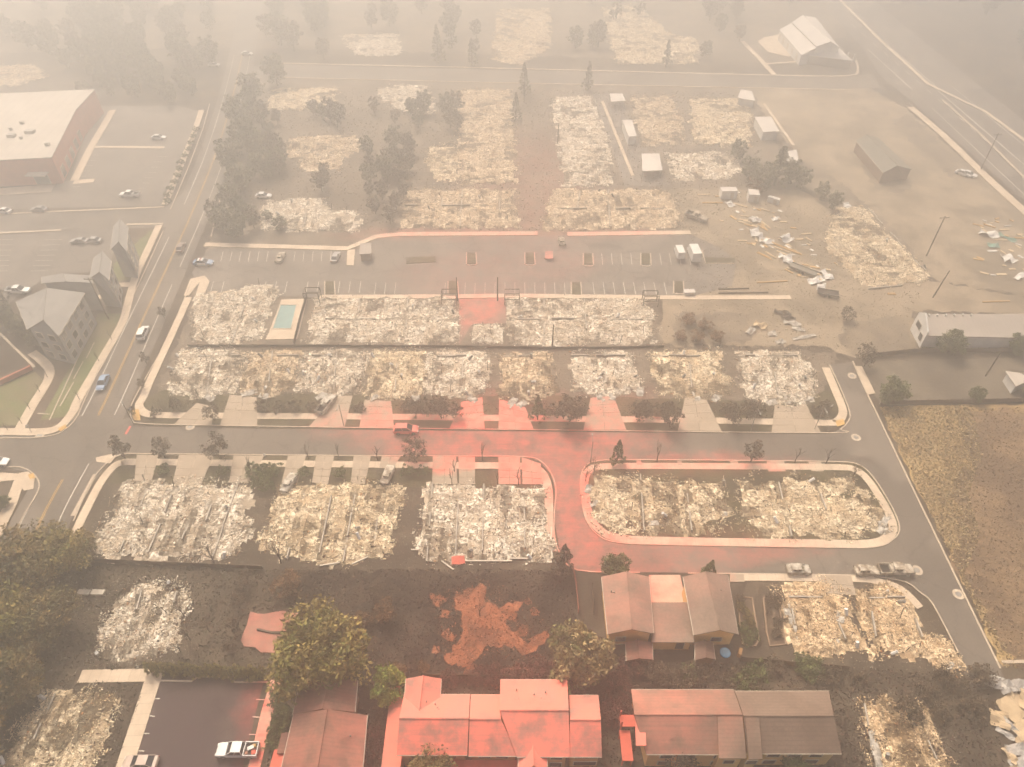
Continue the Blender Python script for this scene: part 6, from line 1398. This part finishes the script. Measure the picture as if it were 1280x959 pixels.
# scattered lumber, panels and tarps in the dirt yard
LUM = [mat('yellow_lumber', (.58, .36, .14), None, 1, fine=.1), mat('pale_lumber', (.62, .47, .29), None, 1, fine=.1), mat('white_tarp', (.70, .66, .60), (.60, .57, .52), 1, fine=.1), mat('green_tarp', (.17, .30, .24), None, 1, fine=.1)]
lr = random.Random(77)
def board(px, py, L, Wd, m, rz, label, group, z=.2):
    o = empty('lumber_stack', P(px, py), R(rz)); tag(o, label, 'lumber', group)
    for k in range(3):
        mb = MB(); mb.box((lr.uniform(-.2, .2), (k - 1) * Wd / 3, z / 2 + lr.uniform(0, .12)), (L * lr.uniform(.9, 1.05), Wd / 3 - .04, z)); mb.build('board', m, o)
for x, y, L, rz, k in [(925, 257, 6, -32, 1), (946, 262, 3, -40, 0), (956, 263, 4, -38, 1), (957, 282, 5, -70, 1), (955, 285, 5, -75, 0), (928, 279, 4, -30, 1), (935, 282, 3, -25, 0), (955, 320, 6, -48, 0), (963, 319, 5, -60, 1), (975, 312, 8, -38, 1), (983, 311, 8, -36, 0), (992, 315, 6, -40, 0), (980, 318, 6, -42, 1), (905, 246, 7, 0, 0), (880, 244, 5, 2, 1), (890, 254, 8, 0, 0), (970, 273, 3, -50, 1), (1115, 368, 2.6, 0, 0), (1008, 293, 4, 10, 1), (1011, 300, 3, -60, 1), (965, 304, 4, -45, 0), (945, 300, 3, 80, 1), (1222, 282, 4, -35, 0), (1237, 283, 4, -38, 0), (1246, 274, 2, 20, 0), (1232, 290, 3, -60, 1), (1255, 288, 4, 5, 1), (1275, 298, 4, 0, 0), (1252, 300, 3, -20, 1)]:
    board(x, y, L * .75, .6, LUM[k], rz, ('stack of yellow boards scattered in the dirt yard', 'stack of pale boards scattered in the dirt yard')[k], 'scattered lumber: ' + ('yellow', 'pale')[k])
for i, (x, y, L, Wd, h, m, lb) in enumerate([(943, 276, 3, 2.4, 1.2, 2, 'white'), (944, 293, 4, 3, 1.3, 2, 'white'), (982, 300, 3.2, 3.0, 1.6, 2, 'white'), (958, 303, 4, 2.6, 1.2, 2, 'white'), (984, 326, 3.4, 2.4, 1.0, 2, 'white'), (980, 322, 3, 2, .8, 2, 'white'), (1020, 352, 4.5, 2.2, 1.0, 2, 'white'), (1032, 345, 4, 2.2, .9, 2, 'white'), (1026, 360, 3, 2, .8, 2, 'white'), (970, 275, 2.4, 1.6, .9, 2, 'white'), (1236, 294, 5, 2.6, 1.2, 2, 'white'), (1258, 298, 5, 1.6, .6, 3, 'green'), (1242, 308, 3, 2.2, .7, 3, 'green'), (1260, 325, 3.4, 3, 1.2, 2, 'white'), (1275, 346, 5, 1.4, .7, 2, 'white'), (912, 256, 3, 2, .9, 2, 'white'), (1058, 258, 3, 2, .8, 2, 'white')]):
    crumpled('tarp_heap', x, y, L, Wd, h, lb + ' tarp bundled among scattered lumber', 'tarp', LUM[m], 'tarps among the lumber: ' + lb, i + 140)
for i in range(90):
    if i < 60: t = lr.random(); x, y = 925 + 95 * t + lr.gauss(0, 14), 262 + 78 * t + lr.gauss(0, 14)
    else: x, y = lr.uniform(1215, 1290), lr.uniform(272, 345)
    k = lr.choice((0, 1, 1, 2)); mb = MB(); mb.box((0, 0, .12), (lr.uniform(.8, 2.6), lr.uniform(.25, .8), .18)); o = mb.build('lumber_piece', LUM[k]); o.location = P(x, y); o.rotation_euler = (0, 0, R(lr.uniform(-75, 10)))
    tag(o, ('small yellow board lying loose in the dirt yard', 'small pale board lying loose in the dirt yard', 'small white panel lying loose in the dirt yard')[k], 'lumber', 'loose pieces in the dirt yard: ' + ('yellow', 'pale', 'white')[k])
def container(px, py, L, Wd, h, rz, label):
    o = empty('container', P(px, py), R(rz)); tag(o, label, 'container')
    mb = MB(); mb.box((0, 0, h / 2 + .1), (L, Wd, h)); bd = mb.build('body', M['white'], o); mb = MB(); mb.box((0, 0, h + .14), (L + .1, Wd + .1, .08)); mb.build('roof', M['metal_roof'], o)
    mb = MB(); mb.box((L * .2, -Wd / 2 - .02, h * .45 + .1), (1.0, .05, h * .75)); mb.build('door', M['trim'], o)
container(909, 247, 4.6, 2.4, 2.6, 2, 'white container at the north edge of the dirt yard'); container(940, 250, 3.0, 3.4, 2.4, -8, 'squarish white shed unit near the dark conifer'); container(966, 254, 3.4, 1.2, 1.6, -35, 'narrow white unit lying near the dark tree clump'); container(861, 368, 2.6, 1.4, .9, 2, 'low white bin at the end of the car park')
# burnt odds in the vacant patch
for i, (x, y, L, Wd, h, m) in enumerate([(950, 408, 3, 2, 1, TAN_), (990, 405, 4, 1.4, .5, SHM), (998, 412, 3, 1.2, .4, SHM), (965, 418, 2, 1.6, .6, SHM), (975, 428, 2.4, 1.4, .5, SHM), (1005, 422, 6, 1.0, .4, SHM), (938, 415, 1.6, 2.6, .8, SHM), (978, 392, 4, 1.6, .6, M['char']), (985, 398, 3.4, 1.8, .6, M['char'])]):
    crumpled('yard_scrap', x, y, L, Wd, h, ('charred ' if m is M['char'] else 'tan ' if m is TAN_ else 'pale ') + 'scrap sheet in the vacant patch above the corner rubble', 'scrap', m, 'yard scrap: ' + ('charred' if m is M['char'] else 'tan' if m is TAN_ else 'pale'), i + 200, lr.uniform(-40, 40))
# kerb-side timber at the end of the car park
for a, b in (((898, 362), (936, 361)), ((898, 367), (960, 366)), ((946, 354), (984, 352)), ((1228, 378), (1262, 377))):
    o = strip('fallen_beam', [a, b], .3, .3, LUM[0] if a[0] > 940 else M['charstrip'], thick=.28, kind=None); tag(o, 'fallen beam lying beside the car park walk' if a[0] < 940 else 'pale fallen beam on the dirt yard', 'beam', 'fallen beams: ' + ('dark' if a[0] < 940 else 'pale'))
# long pale pipes and boards before the terraces
for i, (a, b) in enumerate([((400, 708), (425, 704)), ((440, 706), (460, 697)), ((552, 702), (567, 713)), ((514, 688), (524, 688)), ((637, 699), (660, 699)), ((662, 700), (666, 688)), ((690, 700), (689, 660)), ((575, 702), (640, 702))]):
    o = strip('fallen_pipe', [a, b], .22, .3, M['trim'], thick=.2, kind=None); tag(o, 'pale pipe lying along the front of the terrace rubble', 'pipe', 'pale pipes before the terraces')
# ------------------------------------------------------------------ ground cover nobody could count: dry grass tufts, twigs, ash litter
def litter(name, px, n, seed, pal, size, label, hgt=.35, avoid=()):
    nr = np.random.RandomState(seed); poly = ccw([(p.x, p.y) for p in PP(px)]); A = np.array(poly); x = nr.uniform(A[:, 0].min(), A[:, 0].max(), n * 2); y = nr.uniform(A[:, 1].min(), A[:, 1].max(), n * 2)
    k = in_poly(x, y, poly) & (fnoise(x, y, .25, seed) > -.9 - .9 * nr.rand(len(x)))
    for q_ in avoid:
        k &= ~in_poly(x, y, ccw([(p.x, p.y) for p in PP(q_)]))
    x, y = x[k][:n], y[k][:n]; m = len(x); s = nr.uniform(.5, 1.3, m) * size
    C = np.stack([x, y, np.full(m, hgt * .4) * nr.uniform(.2, 1.2, m)], -1); pal = np.array(pal); col = pal[nr.randint(len(pal), size=m)] * nr.uniform(.7, 1.25, (m, 1))
    o = link_mesh(name, leaf_mesh(name, C, s, col, nr, aspect=.4), LEAF); tag(o, label, None, None, 'stuff'); return o
NEARLOT = [(188, 838), (352, 846), (310, 1010), (130, 1010)]; WALK = [(95, 838), (200, 838), (196, 852), (95, 852)]; PATCH = [(480 + x / 3.4375, 680 + y / 3.4375) for x, y in q_cross]; SLABQ = [(313, 766), (374, 766), (350, 818), (300, 802)]
litter('field_stubble', [(1180, 512), (1320, 508), (1352, 850), (1256, 834), (1170, 660), (1180, 620)], 9000, 21, [(.26, .17, .09), (.20, .125, .07), (.14, .09, .055), (.34, .23, .12)], .22, 'brown stubble over the ploughed part of the field')
litter('dry_grass', [(1099, 509), (1215, 507), (1228, 570), (1210, 620), (1225, 670), (1205, 720), (1272, 836), (1254, 834)], 13000, 1, [(.48, .35, .18), (.40, .285, .145), (.27, .185, .105), (.56, .43, .24)], .28, 'tufts of dry yellow grass over the field')
litter('charred_litter', [(345, 712), (716, 712), (722, 800), (700, 852), (470, 852), (352, 745)], 9000, 2, [(.045, .032, .024), (.075, .052, .036), (.12, .08, .05), (.03, .022, .018)], .22, 'charred stubble over the black field', avoid=[PATCH])
litter('stained_tufts', [(560, 740), (610, 728), (640, 760), (680, 800), (640, 815), (560, 838), (565, 800)], 700, 3, [(.56, .22, .11), (.42, .16, .08), (.30, .12, .06)], .2, 'red-stained grass tufts in the charred field')
litter('patch_fringe', [(540, 735), (610, 724), (665, 745), (690, 790), (650, 825), (560, 842), (545, 800)], 1500, 23, [(.36, .145, .075), (.24, .10, .055), (.14, .07, .04), (.05, .035, .025)], .2, 'singed grass tufts round the edge of the stained patch')
litter('road_ash', [(170, 533), (1036, 543), (1062, 518), (1250, 836), (1200, 812), (1130, 722), (720, 712), (693, 640), (586, 569), (176, 566)], 2600, 24, [(.32, .27, .21), (.22, .18, .14), (.10, .08, .06)], .07, 'ash flecks blown over the middle street', .08)
litter('brush_litter', [(100, 705), (345, 712), (352, 745), (480, 850), (480, 1000), (-20, 1000), (-60, 700)], 16000, 4, [(.10, .075, .045), (.14, .10, .06), (.07, .052, .034), (.085, .08, .036)], .26, 'brown brush and twigs on the ground beside the grove', avoid=[NEARLOT, WALK, SLABQ])
litter('brush_litter', [(470, 852), (700, 850), (722, 780), (760, 800), (760, 828), (960, 828), (1240, 845), (1260, 1000), (470, 1000)], 20000, 5, [(.085, .06, .042), (.12, .085, .055), (.06, .045, .032), (.13, .07, .055)], .26, 'brown brush and twigs on the bank behind the blocks')
litter('ash_litter', [(130, 600), (700, 606), (716, 714), (340, 714), (100, 704)], 5000, 6, [(.35, .30, .23), (.20, .16, .12), (.10, .08, .06), (.5, .45, .37)], .13, 'ash flecks on the ground round the terraces', .1)
litter('ash_litter', [(200, 430), (1040, 430), (1045, 505), (200, 505)], 9000, 7, [(.35, .30, .23), (.20, .16, .12), (.10, .08, .06), (.45, .40, .32)], .17, 'ash flecks between the northern rubble plots', .1)
litter('verge_grass', [(178, 500), (1040, 505), (1045, 525), (200, 517)], 5000, 8, [(.075, .062, .032), (.10, .078, .042), (.06, .048, .028)], .16, 'scorched grass in the northern front yards', .3)
litter('far_litter', [(330, 110), (940, 115), (960, 235), (860, 290), (300, 290), (290, 200)], 16000, 9, [(.24, .19, .13), (.14, .105, .07), (.10, .078, .05), (.33, .27, .19)], .34, 'ash and twigs over the far burnt plots', .2)
litter('yard_weeds', [(830, 236), (1055, 262), (1165, 352), (1140, 388), (1146, 440), (826, 432), (870, 320)], 8000, 10, [(.26, .20, .12), (.20, .15, .09), (.16, .13, .07)], .2, 'weeds and litter over the dirt yard', .15)
for k, (q_, lb) in enumerate([([(105, 725), (250, 725), (248, 840), (108, 842)], 'ash flecks round the lone square rubble heap'), ([(960, 715), (1150, 718), (1220, 842), (985, 832)], 'ash flecks round the rusty rubble'), ([(1060, 862), (1175, 862), (1220, 1000), (1075, 1000)], 'ash flecks round the orange-tinged rubble'), ([(20, 848), (160, 856), (130, 1000), (-40, 1000)], 'ash flecks round the broad rubble heap')]):
    litter('ash_litter', q_, 2600, 60 + k, [(.42, .36, .28), (.28, .23, .17), (.12, .095, .07), (.58, .52, .42)], .12, lb, .12)
# ------------------------------------------------------------------ smoke haze: one closed box of even density round everything
def haze_box():
    mb = MB(); mb.box((0, 900, 53.6), (2440, 2440, 109.4))
    me = mb.build('haze', [], None)
    m = bpy.data.materials.new('smoke_haze'); m.use_nodes = True; t = m.node_tree; t.nodes.clear()
    out = N(t, 'ShaderNodeOutputMaterial'); v = N(t, 'ShaderNodeVolumePrincipled')
    v.inputs['Color'].default_value = (*HAZE_COL, 1); v.inputs['Density'].default_value = HAZE_DENSITY
    v.inputs['Anisotropy'].default_value = HAZE_G
    t.links.new(v.outputs[0], out.inputs['Volume'])
    me.data.materials.append(m); me['kind'] = 'stuff'
haze_box()
